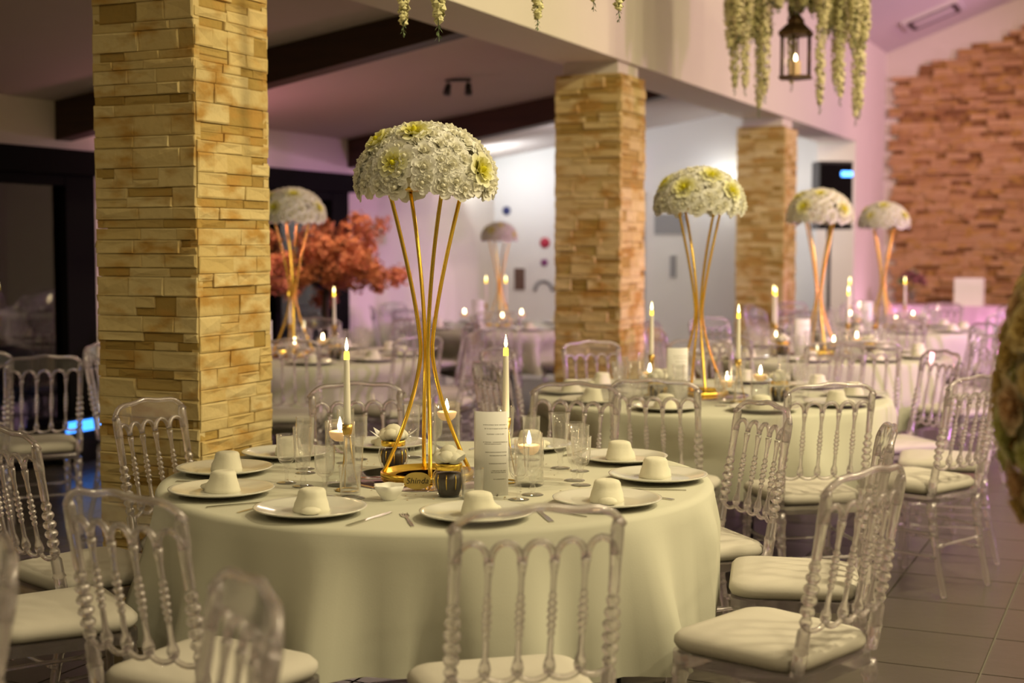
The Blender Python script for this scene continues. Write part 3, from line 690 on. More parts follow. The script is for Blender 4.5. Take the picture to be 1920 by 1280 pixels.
def dome(loc, label, seed, sc=1.0, n=150, rx=.222, rz_=.190, mats=None):
    rnd = random.Random(seed); r = thing('flower_dome', loc, 0, label, 'flowers', 'white rose domes on tall gold stands'); r.scale = (sc,) * 3
    core = lathe_me([(.001, 0), (rx * .72, 0), (rx * .82, .03), (rx * .79, rz_ * .42), (rx * .57, rz_ * .70), (rx * .27, rz_ * .86), (.001, rz_ * .9)], 'foam', 24, 'foam_core'); link('foam_core', core, r)
    cv = Vector((-loc[0], -loc[1], 0)).normalized(); sd = Vector((-cv.y, cv.x, 0))   # yellow blooms sit around the dome, as seen from the aisle
    wish = [cv * .55 + sd * (.05 + rnd.uniform(-.1, .1)) + Vector((0, 0, .75)), cv * .8 - sd * (.45 + rnd.uniform(-.1, .1)) + Vector((0, 0, .35)), cv * .6 + sd * (.75 + rnd.uniform(-.1, .1)) + Vector((0, 0, .30)), cv * .3 - sd * .7 + Vector((0, 0, .65)),
            -cv * .6 + Vector((0, 0, .6)), -cv * .6 + sd * .6 + Vector((0, 0, .3)), -cv * .7 - sd * .5 + Vector((0, 0, .3))]
    wish = [q.normalized() for q in wish]; ga = pi * (3 - sqrt(5)); ys = set()
    for q in wish:
        def sc_(i): cz = max(-.16, 1 - (i + .5) / n * 1.16); sr = sqrt(1 - cz * cz); return q.dot(Vector((sr * cos(i * ga), sr * sin(i * ga), cz)))
        ys.add(max(range(n), key=sc_))
    placed = []
    for i in range(n):
        t = (i + .5) / n; cz = 1 - t * 1.16; ph = i * ga + rnd.uniform(-.12, .12)
        cz = max(-.16, cz); sr = sqrt(max(0, 1 - cz * cz))
        nrm = Vector((sr * cos(ph), sr * sin(ph), cz * 1.1)).normalized()
        p = Vector((rx * sr * cos(ph), rx * sr * sin(ph), max(0, rz_ * cz) + (.0 if cz > 0 else cz * .12) + .012))
        q = nrm.to_track_quat('Z', 'Y').to_euler(); q = (nrm.to_track_quat('Z', 'Y') @ Matrix.Rotation(rnd.uniform(0, 6), 3, 'Z').to_quaternion()).to_euler()
        yl = i in ys; s_ = rnd.uniform(1.0, 1.28)
        s_ *= 1.12 if yl else 1
        link('bloom', (YROSE[i % 2] if yl else ROSE[i % 4]), r, p, q, (s_,) * 3)
    return r
menu = MB(); n = 14; vv = []; Rm, span = .085, radians(78)
for i in range(n + 1):
    a = -span / 2 + span * i / n
    for z in (0, .262):
        for rr in (Rm, Rm - .0012): vv.append((rr * sin(a), -rr * cos(a) + Rm * .8, z))
ff = []
for i in range(n):
    a, b = 4 * i, 4 * i + 4; ff += [(a, b, b + 2, a + 2), (a + 1, a + 3, b + 3, b + 1), (a + 2, b + 2, b + 3, a + 3), (a, a + 1, b + 1, b)]
ff += [(0, 2, 3, 1), (4 * n, 4 * n + 1, 4 * n + 3, 4 * n + 2)]
menu._add(vv, ff); MENU = menu.mesh('menu_card', 'menu')
uv = MENU.uv_layers.new(name='UVMap')
for poly in MENU.polygons:
    for li, vi in zip(poly.loop_indices, poly.vertices):
        uv.data[li].uv = ((vi // 4) / n, 1.0 if (vi % 4) >= 2 else 0.0)
for poly in MENU.polygons:
    if poly.index % 4 != 0 or poly.index >= 4 * n:
        for li in poly.loop_indices: uv.data[li].uv = (0, 0)
MIRROR = lathe_me([(.001, 0), (.262, 0), (.264, .002), (.262, .004), (.001, .004)], 'mirror', 64, 'mirror_tray')
def bowl_mesh():
    def fr(r, z, a): return r * (1 + (.10 * cos(6 * a) * max(0, (z - .012) / .03)))
    return MB().lathe([(.001, 0), (.020, 0), (.022, .004), (.030, .014), (.040, .028), (.047, .046), (.044, .046), (.036, .030), (.026, .016), (.001, .010)], 36, fr=fr).mesh('candle_bowl', 'frost')
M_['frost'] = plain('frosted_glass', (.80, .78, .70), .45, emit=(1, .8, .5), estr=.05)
BOWL = bowl_mesh()

# ------------------------------------------------------------------ laying the tables
POS10 = ['aisle side', 'aisle and stone-wall corner', 'stone-wall side near aisle', 'stone-wall side near pillars', 'pillar and stone-wall corner',
         'pillar side', 'pillar and camera corner', 'camera side near pillars', 'camera side near aisle', 'aisle and camera corner']
def pos(k, tname):
    return POS10[k] if 'bay' not in tname else POS10[k].replace('pillar', 'window').replace('aisle', 'pillar')
def put(name, parts, x, y, z, rz, label, cat, group):
    if isinstance(parts, bpy.types.Mesh):
        o = link(name, parts, None, (x, y, z), (0, 0, rz)); return tag(o, label, cat, group)
    r = thing(name, (x, y, z), rz, label, cat, group)
    for nm, me in parts: link(nm, me, r)
    return r
ZC = ZT + .004
VASES = {h_: vase_parts(h_) for h_ in (.21, .15, .12)}
def candle_vase(x, y, h_, where, tname, light=0):
    put('candle_vase', VASES[h_], x, y, ZC, 0, f'glass cylinder vase {where} on {tname}', 'vase', f'glass candle vases on {tname}')
    zc = ZC + h_ * .75 + .004
    put('floating_candle', FLOATER, x, y, zc, 0, f'lit floating candle {where} on {tname}', 'candle', f'floating candles on {tname}')
    if light: lamp('candle_light', 'POINT', (x, y, zc + .055), light, (1, .62, .28), .012)
def taper(x, y, where, tname, sc=1.0):
    put('candle_holder', HOLDER, x, y, ZC, 0, f'brass candle holder {where} on {tname}', 'candle holder', f'brass candle holders on {tname}').scale = (1, 1, sc)
    put('taper_candle', TAPER, x, y, ZC + .190 * sc, 0, f'ivory taper candle {where} on {tname}', 'candle', f'taper candles on {tname}')
SETS = {}; KD = -1
def setting(cx_, cy_, a, k, tname, full, rp=.735, gs=1):
    "plate, napkin, glasses and cutlery at world angle a of a table"
    ux, uy = cos(a), sin(a); px, py = -sin(a), cos(a); where = pos(k, tname)
    P = lambda r_, t_: (cx_ + ux * r_ + px * t_, cy_ + uy * r_ + py * t_)
    x, y = P(rp, 0)
    put('dinner_plate', PLATE, x, y, ZC, 0, f'white dinner plate on {tname}, {where}', 'plate', f'dinner plates on {tname}')
    rn = random.Random(k * 7 + len(tname)); t_ = rn.uniform(-.01, .01)
    put('folded_napkin', NAP[k % 4], *P(rp - .01, t_), ZC + .009, rn.uniform(0, 6), f'ivory napkin roll on {tname}, {where}', 'napkin', f'napkins on {tname}')
    if full >= 1 and gs:
        put('wine_glass', WINE, *P(rp - .25, -.12 * gs), ZC, 0, f'short clear wine glass on {tname}, {where}', 'glass', f'wine glasses on {tname}')
        put('water_goblet', FLUTE, *P(rp - .275, -.03 * gs), ZC, 0, f'tall clear water goblet on {tname}, {where}', 'glass', f'water goblets on {tname}')
    if full >= 2:
        put('knife', KNIFE, *P(rp - .015, .195), ZC, a + pi / 2, f'steel knife by the plate on {tname}, {where}', 'knife', f'knives on {tname}')
        put('fork', FORK, *P(rp - .015, -.195), ZC, a + pi / 2, f'steel fork by the plate on {tname}, {where}', 'fork', f'forks on {tname}')
def round_table(lat, dep, tname, seed, full, angles, R=.91):
    x, y = W(lat, dep)
    t = thing('round_table', (x, y, 0), 0, f'round folding table under the white cloth, {tname}', 'table', 'round banquet tables')
    link('tabletop', TOP, t)
    for a in (.6, .6 + pi / 2, .6 + pi, .6 + 1.5 * pi): link('leg', LEG, t, (.62 * cos(a), .62 * sin(a), 0))
    near_ = []
    for sx_, sy_, fa in SEATS:
        d_ = hypot(sx_ - x, sy_ - y)
        if d_ < 1.45: near_.append((atan2(sy_ - y, sx_ - x), d_ - .22))
    c = link('tablecloth', cloth_mesh(R, seed, seats=near_), None, (x, y, 0)); tag(c, f'white linen cloth draped over {tname}', 'tablecloth', 'white round tablecloths')
    for a in angles:
        k = int(round((a % 360) / 36.0)) % 10
        while (tname, k) in SETS: k = (k + 1) % 10
        SETS[(tname, k)] = 1
        setting(x, y, radians(a), k, tname, full, gs=0 if full == 2 and k == KD else 1)
    return x, y
def centre(x, y, tname, seed, sc=1.0, offx=0, offy=0, dsc=None):
    put('mirror_tray', MIRROR, x + offx, y + offy, ZC, 0, f'round mirror tray under the gold stand on {tname}', 'tray', 'mirror trays')
    s_ = put('flower_stand', STAND, x + offx, y + offy, ZC + .004, 0, f'tall gold four-rod flower stand on {tname}', 'flower stand', 'tall gold flower stands'); s_.scale = (sc,) * 3
    dome((x + offx, y + offy, ZC + .004 + .958 * sc), f'dome of white roses with yellow blooms above {tname}', seed, dsc or sc)
wa = lambda lat, dep, c: math.degrees(atan2(*(lambda p, q: (p[1] - q[1], p[0] - q[0]))(W(lat, dep), W(*c)))) 

T1, T2, T3, T4, T5, T6 = (-.25, 4.72), (1.03, 7.34), (2.19, 10.15), (3.44, 13.2), (-1.50, 9.95), (-.12, 13.6)
NAMES = {1: 'the front table', 2: 'the second table', 3: 'the third table', 4: 'the farthest hall table', 5: 'the bay orange-tree table', 6: 'the bay back-wall table'}
# front table -------------------------------------------------------------
plates1 = [(-1.0, 4.81), (-.93, 4.37), (-.60, 4.03), (-.10, 4.0), (.28, 4.22), (.48, 4.66), (.41, 5.08), (.08, 5.40), (-.48, 5.42), (-.83, 5.18)]
chairs1 = [((.90, 5.12), 'clear crystal chair at the front table, aisle side towards the second table'),
           ((.26, 5.84), 'clear crystal chair seen through the goblets, back of the front table'),
           ((-.64, 5.84), 'clear crystal chair behind the tall glass candle vase of the front table'),
           ((-1.33, 5.22), 'clear crystal chair standing against the base of the big stone column'),
           ((-1.58, 4.44), 'clear crystal chair at the front table, window side next to the stone column'),
           ((-1.56, 3.92), 'crystal chair of the front table with only its white cushion in view'),
           ((-.90, 3.28), 'clear crystal chair with tall beaded back, front table corner towards the windows'),
           ((.055, 3.10), 'clear crystal chair with its back to the camera before the menu card'),
           ((.90, 3.62), 'clear crystal chair with big white cushion at the aisle corner of front table'),
           ((1.17, 4.46), 'clear crystal chair at the front table, second one along the aisle')]
for i, (b, lab) in enumerate(chairs1): chair_at(b, T1, lab, 'crystal chairs around the front table', spin=[0, 0, 0, 0, 34, 0, -8, 4, 0, 0][i])
chair_at((-1.02, 2.72), (-2.2, 2.0), 'blurred crystal chair cut by the frame edge close to the camera', 'crystal chairs close to the camera')
chair_at((-.46, 2.36), (-1.4, 1.9), 'blurred crystal chair with only its crest in view before the cloth', 'crystal chairs close to the camera')

KD = int(round((wa(-.10, 4.0, T1) % 360) / 36.0)) % 10       # the menu card stands where this guest's glasses would be
x1, y1 = round_table(*T1, NAMES[1], 1, 2, [wa(a, b, T1) for a, b in plates1])
centre(x1, y1, NAMES[1], 31, 1.0, *[a - b for a, b in zip(W(-.283, 4.70), (x1, y1))])
n1 = NAMES[1]
X = lambda a, b: W(a, b)
candle_vase(*X(-.555, 4.56), .21, 'next to the taper on the pillar side', n1, .55)
candle_vase(*X(-.235, 5.10), .21, 'behind the gold stand', n1, .45)
candle_vase(*X(.055, 4.56), .15, 'next to the menu card', n1, .55)
taper(*X(-.52, 4.46), 'on the pillar side', n1)
taper(*X(-.02, 4.62), 'behind the menu card', n1)
put('favour_jar', JAR, *X(-.41, 4.88), ZC, .4, 'ribbed glass jar with white flower, behind the gold stand foot', 'jar', 'favour jars on the front table').scale = (1.32,) * 3
put('favour_jar', JAR, *X(-.195, 4.36), ZC, 2.2, 'ribbed glass jar with white flower, next to the gold name tag', 'jar', 'favour jars on the front table').scale = (1.32,) * 3
put('candle_bowl', BOWL, *X(-.375, 4.30), ZC, 0, 'small scalloped frosted candle bowl in front of the mirror tray', 'bowl', None)
put('menu_card', MENU, *X(-.065, 4.38), ZC, YAW - .12, 'curved white printed menu card standing on the front table', 'menu card', 'menu cards')
put('tumbler', TUMBLER, *X(-.50, 4.36), ZC, 0, 'plain glass tumbler beside the brass holder on the front table', 'glass', 'tumblers')
put('tumbler', TUMBLER, *X(-.12, 4.30), ZC, 0, 'plain glass tumbler between jar and menu card on the front table', 'glass', 'tumblers')
# gold name tag with handwriting
tg = thing('name_tag', (*X(-.30, 4.46), ZC + .004), YAW + .05, 'small gold oval name tag reading Shinda', 'name tag')
ov = MB(); nn = 30; pl = []
for k in range(nn):
    a = 2 * pi * k / nn; pl.append((.043 * abs(cos(a)) ** .8 * (1 if cos(a) > 0 else -1), .027 + .027 * sin(a)))
vv = [(px, -.0015, pz) for px, pz in pl] + [(px, .0015, pz) for px, pz in pl]
ov._add(vv, [tuple(range(nn)), tuple(reversed(range(nn, 2 * nn)))] + [(k, nn + k, nn + (k + 1) % nn, (k + 1) % nn) for k in range(nn)])
o = link('tag_plate', ov.mesh('tag_plate', 'goldcard', smooth=False), tg, (0, -.158 + .158, .0), (radians(-8), 0, 0))
fc = bpy.data.curves.new('lettering', 'FONT'); fc.body = 'Shinda'; fc.size = .026; fc.align_x = 'CENTER'; fc.shear = .25; fc.extrude = .0002; fc.space_character = 1.05
fo = bpy.data.objects.new('lettering', fc); fo.parent = tg; COL.objects.link(fo); fc.materials.append(M_['ink']); fo.location = (0, -.0005, .019); fo.rotation_euler = (radians(82), 0, 0)
fo.location = (0, -.0022 + .0007, .019)
bpy.context.view_layer.update()
lm = bpy.data.meshes.new_from_object(fo); lo_ = link('lettering', lm, tg, fo.location, fo.rotation_euler); bpy.data.objects.remove(fo)
# scattered gold confetti
rnd = random.Random(3); m = MB()
for k in range(110):
    a = rnd.uniform(0, 2 * pi); rr = rnd.uniform(.27, .52); c = (x1 + rr * cos(a), y1 + rr * sin(a)); q = rnd.uniform(0, 6); s_ = rnd.uniform(.002, .0045)
    m._add([(c[0] + s_ * cos(q + j * pi / 3), c[1] + s_ * sin(q + j * pi / 3), ZC + .0012) for j in range(6)], [tuple(range(6))])
tag(link('confetti', m.mesh('confetti', 'gold', smooth=False)), 'gold confetti scattered over the cloth of the front table', 'confetti', None, 'stuff')

# the other tables ----------------------------------------------------------
def ring(Tc, spec, num, group, far):
    used = set(); pts = [(Tc[0] + r_ * cos(radians(a)), Tc[1] + r_ * sin(radians(a))) for a, r_ in spec]
    for (b, (a, r_)) in zip(pts, spec):
        w_ = (a + math.degrees(YAW)) % 360; k = int(round(w_ / 36)) % 10
        while k in used: k = (k + 1) % 10
        used.add(k)
        chair_at(b, Tc, f'crystal chair at {NAMES[num]}, {pos(k, NAMES[num])}', group, far)
ring(T2, [(252, 1.36), (281, 1.50), (311, 1.50), (343, 1.42), (14, 1.32), (48, 1.28), (85, 1.25), (117, 1.22), (152, 1.25), (200, 1.22)], 2, 'crystal chairs around the second table', False)
ring(T3, [(268, 1.65), (305, 1.45), (338, 1.36), (12, 1.3), (48, 1.28), (85, 1.25), (120, 1.25), (155, 1.25), (192, 1.2), (230, 1.25)], 3, 'crystal chairs around the third table', True)
ring(T4, [(262, 1.4), (300, 1.4), (335, 1.36), (12, 1.3), (48, 1.28), (85, 1.25), (120, 1.25), (155, 1.25), (190, 1.2), (226, 1.25)], 4, 'crystal chairs around the table by the stone wall', True)
ring(T5, [(276, 1.35), (312, 1.35), (345, 1.3), (20, 1.28), (55, 1.25), (92, 1.22), (128, 1.2), (165, 1.15), (205, 1.2), (240, 1.3)], 5, 'crystal chairs around the bay table', True)
ring(T6, [(270, 1.3), (310, 1.3), (345, 1.25), (25, 1.2), (150, 1.2), (190, 1.2), (230, 1.25)], 6, 'crystal chairs by the back wall', True)
# guests' chairs of a table outside the picture, by the black glazed door
for b, t_, lab in [((-2.43, 7.35), (-2.90, 8.25), 'clear crystal chair with beaded back before the black glazed door'),
                   ((-2.89, 7.62), (-3.36, 8.52), 'clear crystal chair by the black glazed door, cut by the frame edge'),
                   ((-2.36, 8.15), (-1.5, 8.0), 'clear crystal chair seen edge-on between glazed door and stone column'),
                   ((-3.05, 10.9), (-2.0, 10.6), 'clear crystal chair against the wall strip behind the stone column')]:
    chair_at(b, t_, lab, 'crystal chairs by the glazed door', True)
wangs = lambda: [math.degrees(YAW) * 0 + 18 + 36 * k for k in range(10)]
for num, Tc, seed, full in ((2, T2, 2, 1), (3, T3, 3, 1), (4, T4, 4, 1), (5, T5, 5, 1), (6, T6, 6, 0)):
    x, y = round_table(*Tc, NAMES[num], seed, full, [a + [0, 0, 0, 8, -6, 4, 10][num] for a in wangs()])
    sc = 1.0 if num < 6 else .87
    ox, oy = {2: (-.065 * cos(YAW), -.065 * sin(YAW)), 5: (-.04, 0)}.get(num, (0, 0))
    centre(x, y, NAMES[num], 40 + num, sc, ox, oy, .75 if num == 6 else None)
    nm = NAMES[num]; L_ = lambda a, b: W(Tc[0] + a, Tc[1] + b)
    put('menu_card', MENU, *L_(-.20 if num != 3 else -.16, -.22), ZC, YAW, f'curved white menu card standing on {nm}', 'menu card', 'menu cards')
    if num != 6:
        taper(*L_(-.31, -.02), 'next to the menu card', nm); taper(*L_(.09, -.32) if num == 2 else L_(.24, .12), 'away from the menu card', nm)
        if num in (3, 5): taper(*L_(-.27 if num == 3 else -.10, .28), 'behind the gold stand', nm)
    else:
        taper(*L_(-.13, .1), 'on the window side', nm); taper(*L_(.06, .12), 'on the pillar side', nm)
    candle_vase(*L_(-.33, -.14), .15, 'beside the menu card', nm)
    candle_vase(*L_(.03, -.36), .12, 'in front of the gold stand', nm)
    side = 'pillar side' if num > 4 else 'aisle side'
    candle_vase(*L_(.21, -.27), .15, 'on the ' + side, nm)
    if num != 6:
        put('favour_jar', JAR, *L_(.30, -.30), ZC, 1, f'ribbed jar with white flower on {nm}, {side}', 'jar', 'favour jars on the tables behind').scale = (1.32,) * 3
        put('favour_jar', JAR, *L_(-.30, -.24), ZC, 1, f'ribbed jar with white flower on {nm}, by the menu', 'jar', 'favour jars on the tables behind').scale = (1.32,) * 3

# ------------------------------------------------------------------ hanging wisteria and lantern
def strand_mesh(seed, length=1.0):
    rnd = random.Random(seed); m = MB(); n = int(420 * length)
    for i in range(n):
        t = (i + rnd.random()) / n; z = -t * length * .965; rad = .022 * min(1, (1.02 - t) / .16) ** .6 + .003
        a = rnd.uniform(0, 2 * pi); c = Vector((rad * cos(a) * rnd.uniform(.4, 1), rad * sin(a) * rnd.uniform(.4, 1), z)); s_ = rnd.uniform(.011, .019) * (1 - .2 * t)
        d = Vector((cos(a), sin(a), rnd.uniform(-.6, .3))).normalized(); u_ = d.cross(Vector((0, 0, 1))).normalized(); v_ = d.cross(u_)
        m._add([c - u_ * s_ + d * s_ * .4, c - v_ * s_, c + u_ * s_ + d * s_ * .4, c + v_ * s_, c + d * s_ * .9], [(0, 1, 4), (1, 2, 4), (2, 3, 4), (3, 0, 4)])
    return m.mesh('blossom', 'wisteria', smooth=False)
def tip_mesh():
    m = MB()
    for k in range(7):
        a = k * 2.4; z = -.97 - .006 * k; c = Vector((.003 * cos(a), .003 * sin(a), z)); d = Vector((cos(a) * .6, sin(a) * .6, -.8)); u_ = d.cross(Vector((0, 0, 1))).normalized()
        m._add([c, c + d * .008 + u_ * .004, c + d * .018, c + d * .008 - u_ * .004], [(0, 1, 2, 3)])
    m.tube([(0, 0, -.93), (.002, 0, -1.02)], .0012, 5); return m.mesh('leaf_tip', 'leafgreen', smooth=False)
SM = [strand_mesh(i) for i in range(5)]; TIP = tip_mesh()
stm = MB(); stm.tube([(0, 0, 0), (0, 0, -.98)], .0022, 5); STEM = stm.mesh('stem', 'leafgreen')
def pix(u, v, dep):
    "room point seen at picture position u, v, at a given distance ahead"
    f = 2667.0; p = radians(3.86); r = (u - 960) / f; up = (640 - v) / f
    fy = cos(p) + up * sin(p); z = -sin(p) + up * cos(p); t = dep / fy
    x, y = W(r * t, dep); return x, y, HC + z * t
def strand(x, y, ztop, zbot, label, group, k, width=1.0):
    L_ = ztop - zbot; r = link('wisteria_strand', STEM, None, (x, y, ztop), (0, 0, k * 1.7), (width, width, L_ / 1.02)); tag(r, label, 'flower strand', group)
    o = link('blossom', SM[k % 5], r); o['kind'] = 'stuff'
    link('leaf_tip', TIP, r)
    return r
# near cluster over the front table
cx_, cy_, _ = pix(960, 0, 5.0); ZH = 3.25
hoop = MB(); hoop.tube([(.62 * cos(2 * pi * k / 48), .62 * sin(2 * pi * k / 48), 0) for k in range(48)], .008, 6, closed=True)
hp = thing('flower_hoop', (cx_, cy_, ZH), 0, 'hanging metal hoop carrying the wisteria above the front table', 'hoop', 'hanging flower hoops')
link('ring', hoop.mesh('ring', 'bronze'), hp)
wires = MB()
for k in range(3):
    a = 2 * pi * k / 3; wv = MB(); wv.tube([(.62 * cos(a), .62 * sin(a), 0), (.62 * cos(a) , .62 * sin(a), hz(cx_ + .62 * cos(a)) - ZH)], .003, 5); link('wire', wv.mesh('wire', 'bronze'), hp)
near = [(760, 70, 'with the lowest grey tip beside the rafter'), (822, 78, 'next to the beam edge, longest of the pair by the rafter'), (1010, 58, 'hanging alone before the cream beam'), (1112, 22, 'with only its short tip in view'), (1155, 42, 'with a dangling bud above the second column')]
for k, (u, v, d_) in enumerate(near):
    # each hangs from the hoop: pick the hoop point on that line of sight
    best = None
    for j in range(240):
        a = 2 * pi * j / 240; qx, qy = cx_ + .62 * cos(a), cy_ + .62 * sin(a); dep = -qx * sin(YAW) + qy * cos(YAW); lat = qx * cos(YAW) + qy * sin(YAW); uu = 960 + 2667 * lat / dep
        if best is None or abs(uu - u) < best[0]: best = (abs(uu - u), qx, qy, dep)
    _, qx, qy, dep = best
    zb_ = pix(u, v, dep)[2]
    strand(qx, qy, ZH, zb_, f'cream-green wisteria strand {d_}', 'wisteria strands over the front table', k, 1.0)
# far cluster around the lantern
DL = 10.0
lx, ly, _ = pix(1492, 90, DL); ZH2 = 3.75
hp = thing('flower_hoop', (lx, ly, ZH2), 0, 'hanging metal hoop carrying the dense wisteria above the lantern', 'hoop', 'hanging flower hoops')
hoop2 = MB(); hoop2.tube([(.50 * cos(2 * pi * k / 48), .50 * sin(2 * pi * k / 48), 0) for k in range(48)], .008, 6, closed=True); link('ring', hoop2.mesh('ring', 'bronze'), hp)
for k in range(2):
    bar = MB(); a = k * pi / 2; bar.tube([(.5 * cos(a), .5 * sin(a), 0), (-.5 * cos(a), -.5 * sin(a), 0)], .006, 6); link('crossbar', bar.mesh('crossbar', 'bronze'), hp)
wv = MB(); wv.tube([(0, 0, 0), (0, 0, hz(lx) - ZH2)], .004, 5); link('wire', wv.mesh('wire', 'bronze'), hp)
rnd = random.Random(17)
long_ = {1377: 180, 1397: 182, 1423: 220, 1434: 195, 1484: 172, 1537: 215, 1566: 175, 1575: 200, 1604: 238, 1612: 225}
long_lab = {1377: 'thin strand at the column side of the cluster', 1397: 'second thin strand from the column side', 1423: 'long pointed strand beside the lantern, column side', 1434: 'twin of the long strand beside the lantern', 1484: 'strand passing behind the lantern pane', 1537: 'long slim strand just past the lantern', 1566: 'short strand between two long ones past the lantern', 1575: 'wavy strand between two long ones past the lantern', 1604: 'longest strand, on the stone-wall side of the cluster', 1612: 'companion of the longest strand, stone-wall side'}
for k, (u, v) in enumerate(long_.items()):
    dd = DL + (-.25 if k % 2 else .2) if u != 1484 else DL + .22
    px, py, pz = pix(u, v, dd)
    strand(px, py, ZH2, pz, 'cream-green wisteria, ' + long_lab[u], 'long wisteria strands around the lantern', k, 1.25)
for k in range(70):
    u = rnd.uniform(1366, 1622); dd = DL + rnd.uniform(-.42, .42); v = rnd.uniform(30, 105) if abs(u - 1490) > 45 else rnd.uniform(-5, 35)
    px, py, pz = pix(u, v, dd)
    strand(px, py, ZH2, pz, 'short cream-green wisteria strand in the dense mass above the lantern', 'short wisteria strands above the lantern', k, 1.5)
# lantern: six-sided, brass frame, glass panes, candle inside
zb_ = pix(1490, 148, DL)[2]
ln = thing('lantern', (lx, ly, zb_), .62, 'aged brass six-sided candle lantern hanging among wisteria', 'lantern')
hexp = lambda r_, a0=0: [(r_ * cos(a0 + k * pi / 3), r_ * sin(a0 + k * pi / 3)) for k in range(6)]
link('base', MB().prism(hexp(.125), 0, .018).mesh('base', 'bronze', smooth=False), ln)
for k in range(6):
    a = k * pi / 3; p = MB(); p.tube([(.108 * cos(a), .108 * sin(a), .018), (.108 * cos(a), .108 * sin(a), .30)], .0065, 6); link('post', p.mesh('post', 'bronze'), ln)
    b = a + pi / 3; pn = MB(); A = Vector((.104 * cos(a), .104 * sin(a), .02)); C = Vector((.104 * cos(b), .104 * sin(b), .02)); up = Vector((0, 0, .278))
    nrm = (A + C).normalized() * .002; pn._add([A, C, C + up, A + up, A + nrm, C + nrm, C + up + nrm, A + up + nrm], [(0, 1, 2, 3), (7, 6, 5, 4), (0, 4, 5, 1), (3, 2, 6, 7), (0, 3, 7, 4), (1, 5, 6, 2)]); link('pane', pn.mesh('pane', 'lampglass', smooth=False), ln)
rf = MB(); rp = [(.128, .296), (.130, .322), (.075, .372), (.062, .378), (.064, .405), (.030, .440), (.012, .452)]; rf.lathe(rp, 6, cap=True); link('roof', rf.mesh('roof', 'bronze', smooth=False), ln)
rg = MB(); rg.tube([(.026 * cos(2 * pi * k / 20), 0, .476 + .026 * sin(2 * pi * k / 20)) for k in range(20)], .004, 6, closed=True); link('hanging_ring', rg.mesh('hanging_ring', 'bronze'), ln)
wv = MB(); wv.tube([(0, 0, .50), (0, 0, ZH2 - zb_)], .003, 5); link('hanging_wire', wv.mesh('hanging_wire', 'bronze'), ln)
pc = thing('pillar_candle', (lx, ly, zb_ + .018), 0, 'lit ivory pillar candle inside the hanging lantern', 'candle')
link('wax', lathe_me([(.001, 0), (.035, 0), (.036, .004), (.036, .10), (.032, .106), (.001, .100)], 'litwax', 20, 'wax'), pc)
link('flame', lathe_me([(.0005, .104), (.008, .110), (.011, .122), (.007, .138), (.0005, .155)], 'flame', 12, 'flame'), pc)

# ------------------------------------------------------------------ fixtures and decor at the edges of the hall
# twin spotlight on the bay ceiling
sx, sy = -4.99, 10.03
sp = thing('twin_spotlight', (sx, sy, bz(sx)), .3, 'small black twin spotlight bar on the bay ceiling', 'spotlight')
sp.location = (sx, sy, bz(sx) - .005); sp.scale = (.78,) * 3
link('bar', bx((-.13, -.014, -.03), (.13, .014, .0), 'black'), sp)
for s_ in (-1, 1):
    hd = MB(); hd.tube([(s_ * .10, 0, -.03), (s_ * .10, 0, -.075)], .007, 6); hd.tube([(s_ * .10, .02, -.06), (s_ * .105, -.01, -.10), (s_ * .11, -.04, -.155)], [.030, .034, .040], 12)
    link('spot_head', hd.mesh('spot_head', 'black'), sp)
# air-conditioning cassettes on the hall roof slope
def cassette(x, y, label):
    r = thing('ceiling_air_conditioner', (x, y, hz(x)), 0, label, 'air conditioner', 'ceiling air conditioners'); r.rotation_euler = (0, -math.atan(.37), 0)
    link('panel', bx((-.36, -.36, -.045), (.36, .36, 0), 'ac'), r)
    link('grille', bx((-.22, -.22, -.052), (.22, .22, -.045), 'ac'), r)
    for a, b in (((-.30, -.31, -.050), (.30, -.255, -.045)), ((-.30, .255, -.050), (.30, .31, -.045)), ((-.31, -.23, -.050), (-.255, .23, -.045)), ((.255, -.23, -.050), (.31, .23, -.045))): link('air_slot', bx(a, b, 'slot'), r)
cassette(-2.62, 18.6, 'white ceiling cassette air conditioner above the stone feature wall')
cassette(-2.62, 15.3, 'ceiling cassette air conditioner cut by the top edge above the wisteria')
# loudspeaker on tripod
spx, spy, _ = pix(1556, 360, 17.0)
st = thing('speaker_stand', (spx, spy, 0), 0, 'black tripod stand under the loudspeaker', 'speaker stand')
p = MB(); p.tube([(0, 0, .25), (0, 0, 1.70)], .022, 10); link('pole', p.mesh('pole', 'black'), st)
p = MB(); p.tube([(0, 0, 1.60), (0, 0, 1.72)], .032, 10); link('collar', p.mesh('collar', 'black'), st)
for k in range(3):
    a = 2 * pi * k / 3 + .5; p = MB(); p.tube([(.02 * cos(a), .02 * sin(a), .62), (.42 * cos(a), .42 * sin(a), .012)], .012, 8); link('leg', p.mesh('leg', 'black'), st)
    p = MB(); p.tube([(.02 * cos(a), .02 * sin(a), .28), (.24 * cos(a), .24 * sin(a), .28)], .008, 6); link('brace', p.mesh('brace', 'black'), st)
ls = thing('loudspeaker', (spx, spy, 1.72), YAW + .2, 'black box loudspeaker with a blue lit display on a tripod', 'speaker')
m = MB(); m.prism([(-.21, -.17), (.21, -.17), (.15, .19), (-.15, .19)], 0, .80); link('cabinet', m.mesh('cabinet', 'black', smooth=False), ls)
link('grille', bx((-.195, -.182, .03), (.195, -.17, .77), 'blackmetal'), ls)
link('display', bx((.06, -.188, .62), (.20, -.182, .68), 'bluescreen'), ls)
# blue LED bar at the glazed door
bl = thing('led_light_bar', (XL + .10, 7.86, .0), 0, 'blue glowing LED light bar low by the glazed door', 'light')
link('housing', bx((-.05, -.20, .0), (.03, .20, .24), 'black'), bl); link('lens', bx((.03, -.18, .245 - .02), (.05, .18, .30), 'blue'), bl); link('tray', bx((-.05, -.20, .24), (.03, .20, .31), 'black'), bl)
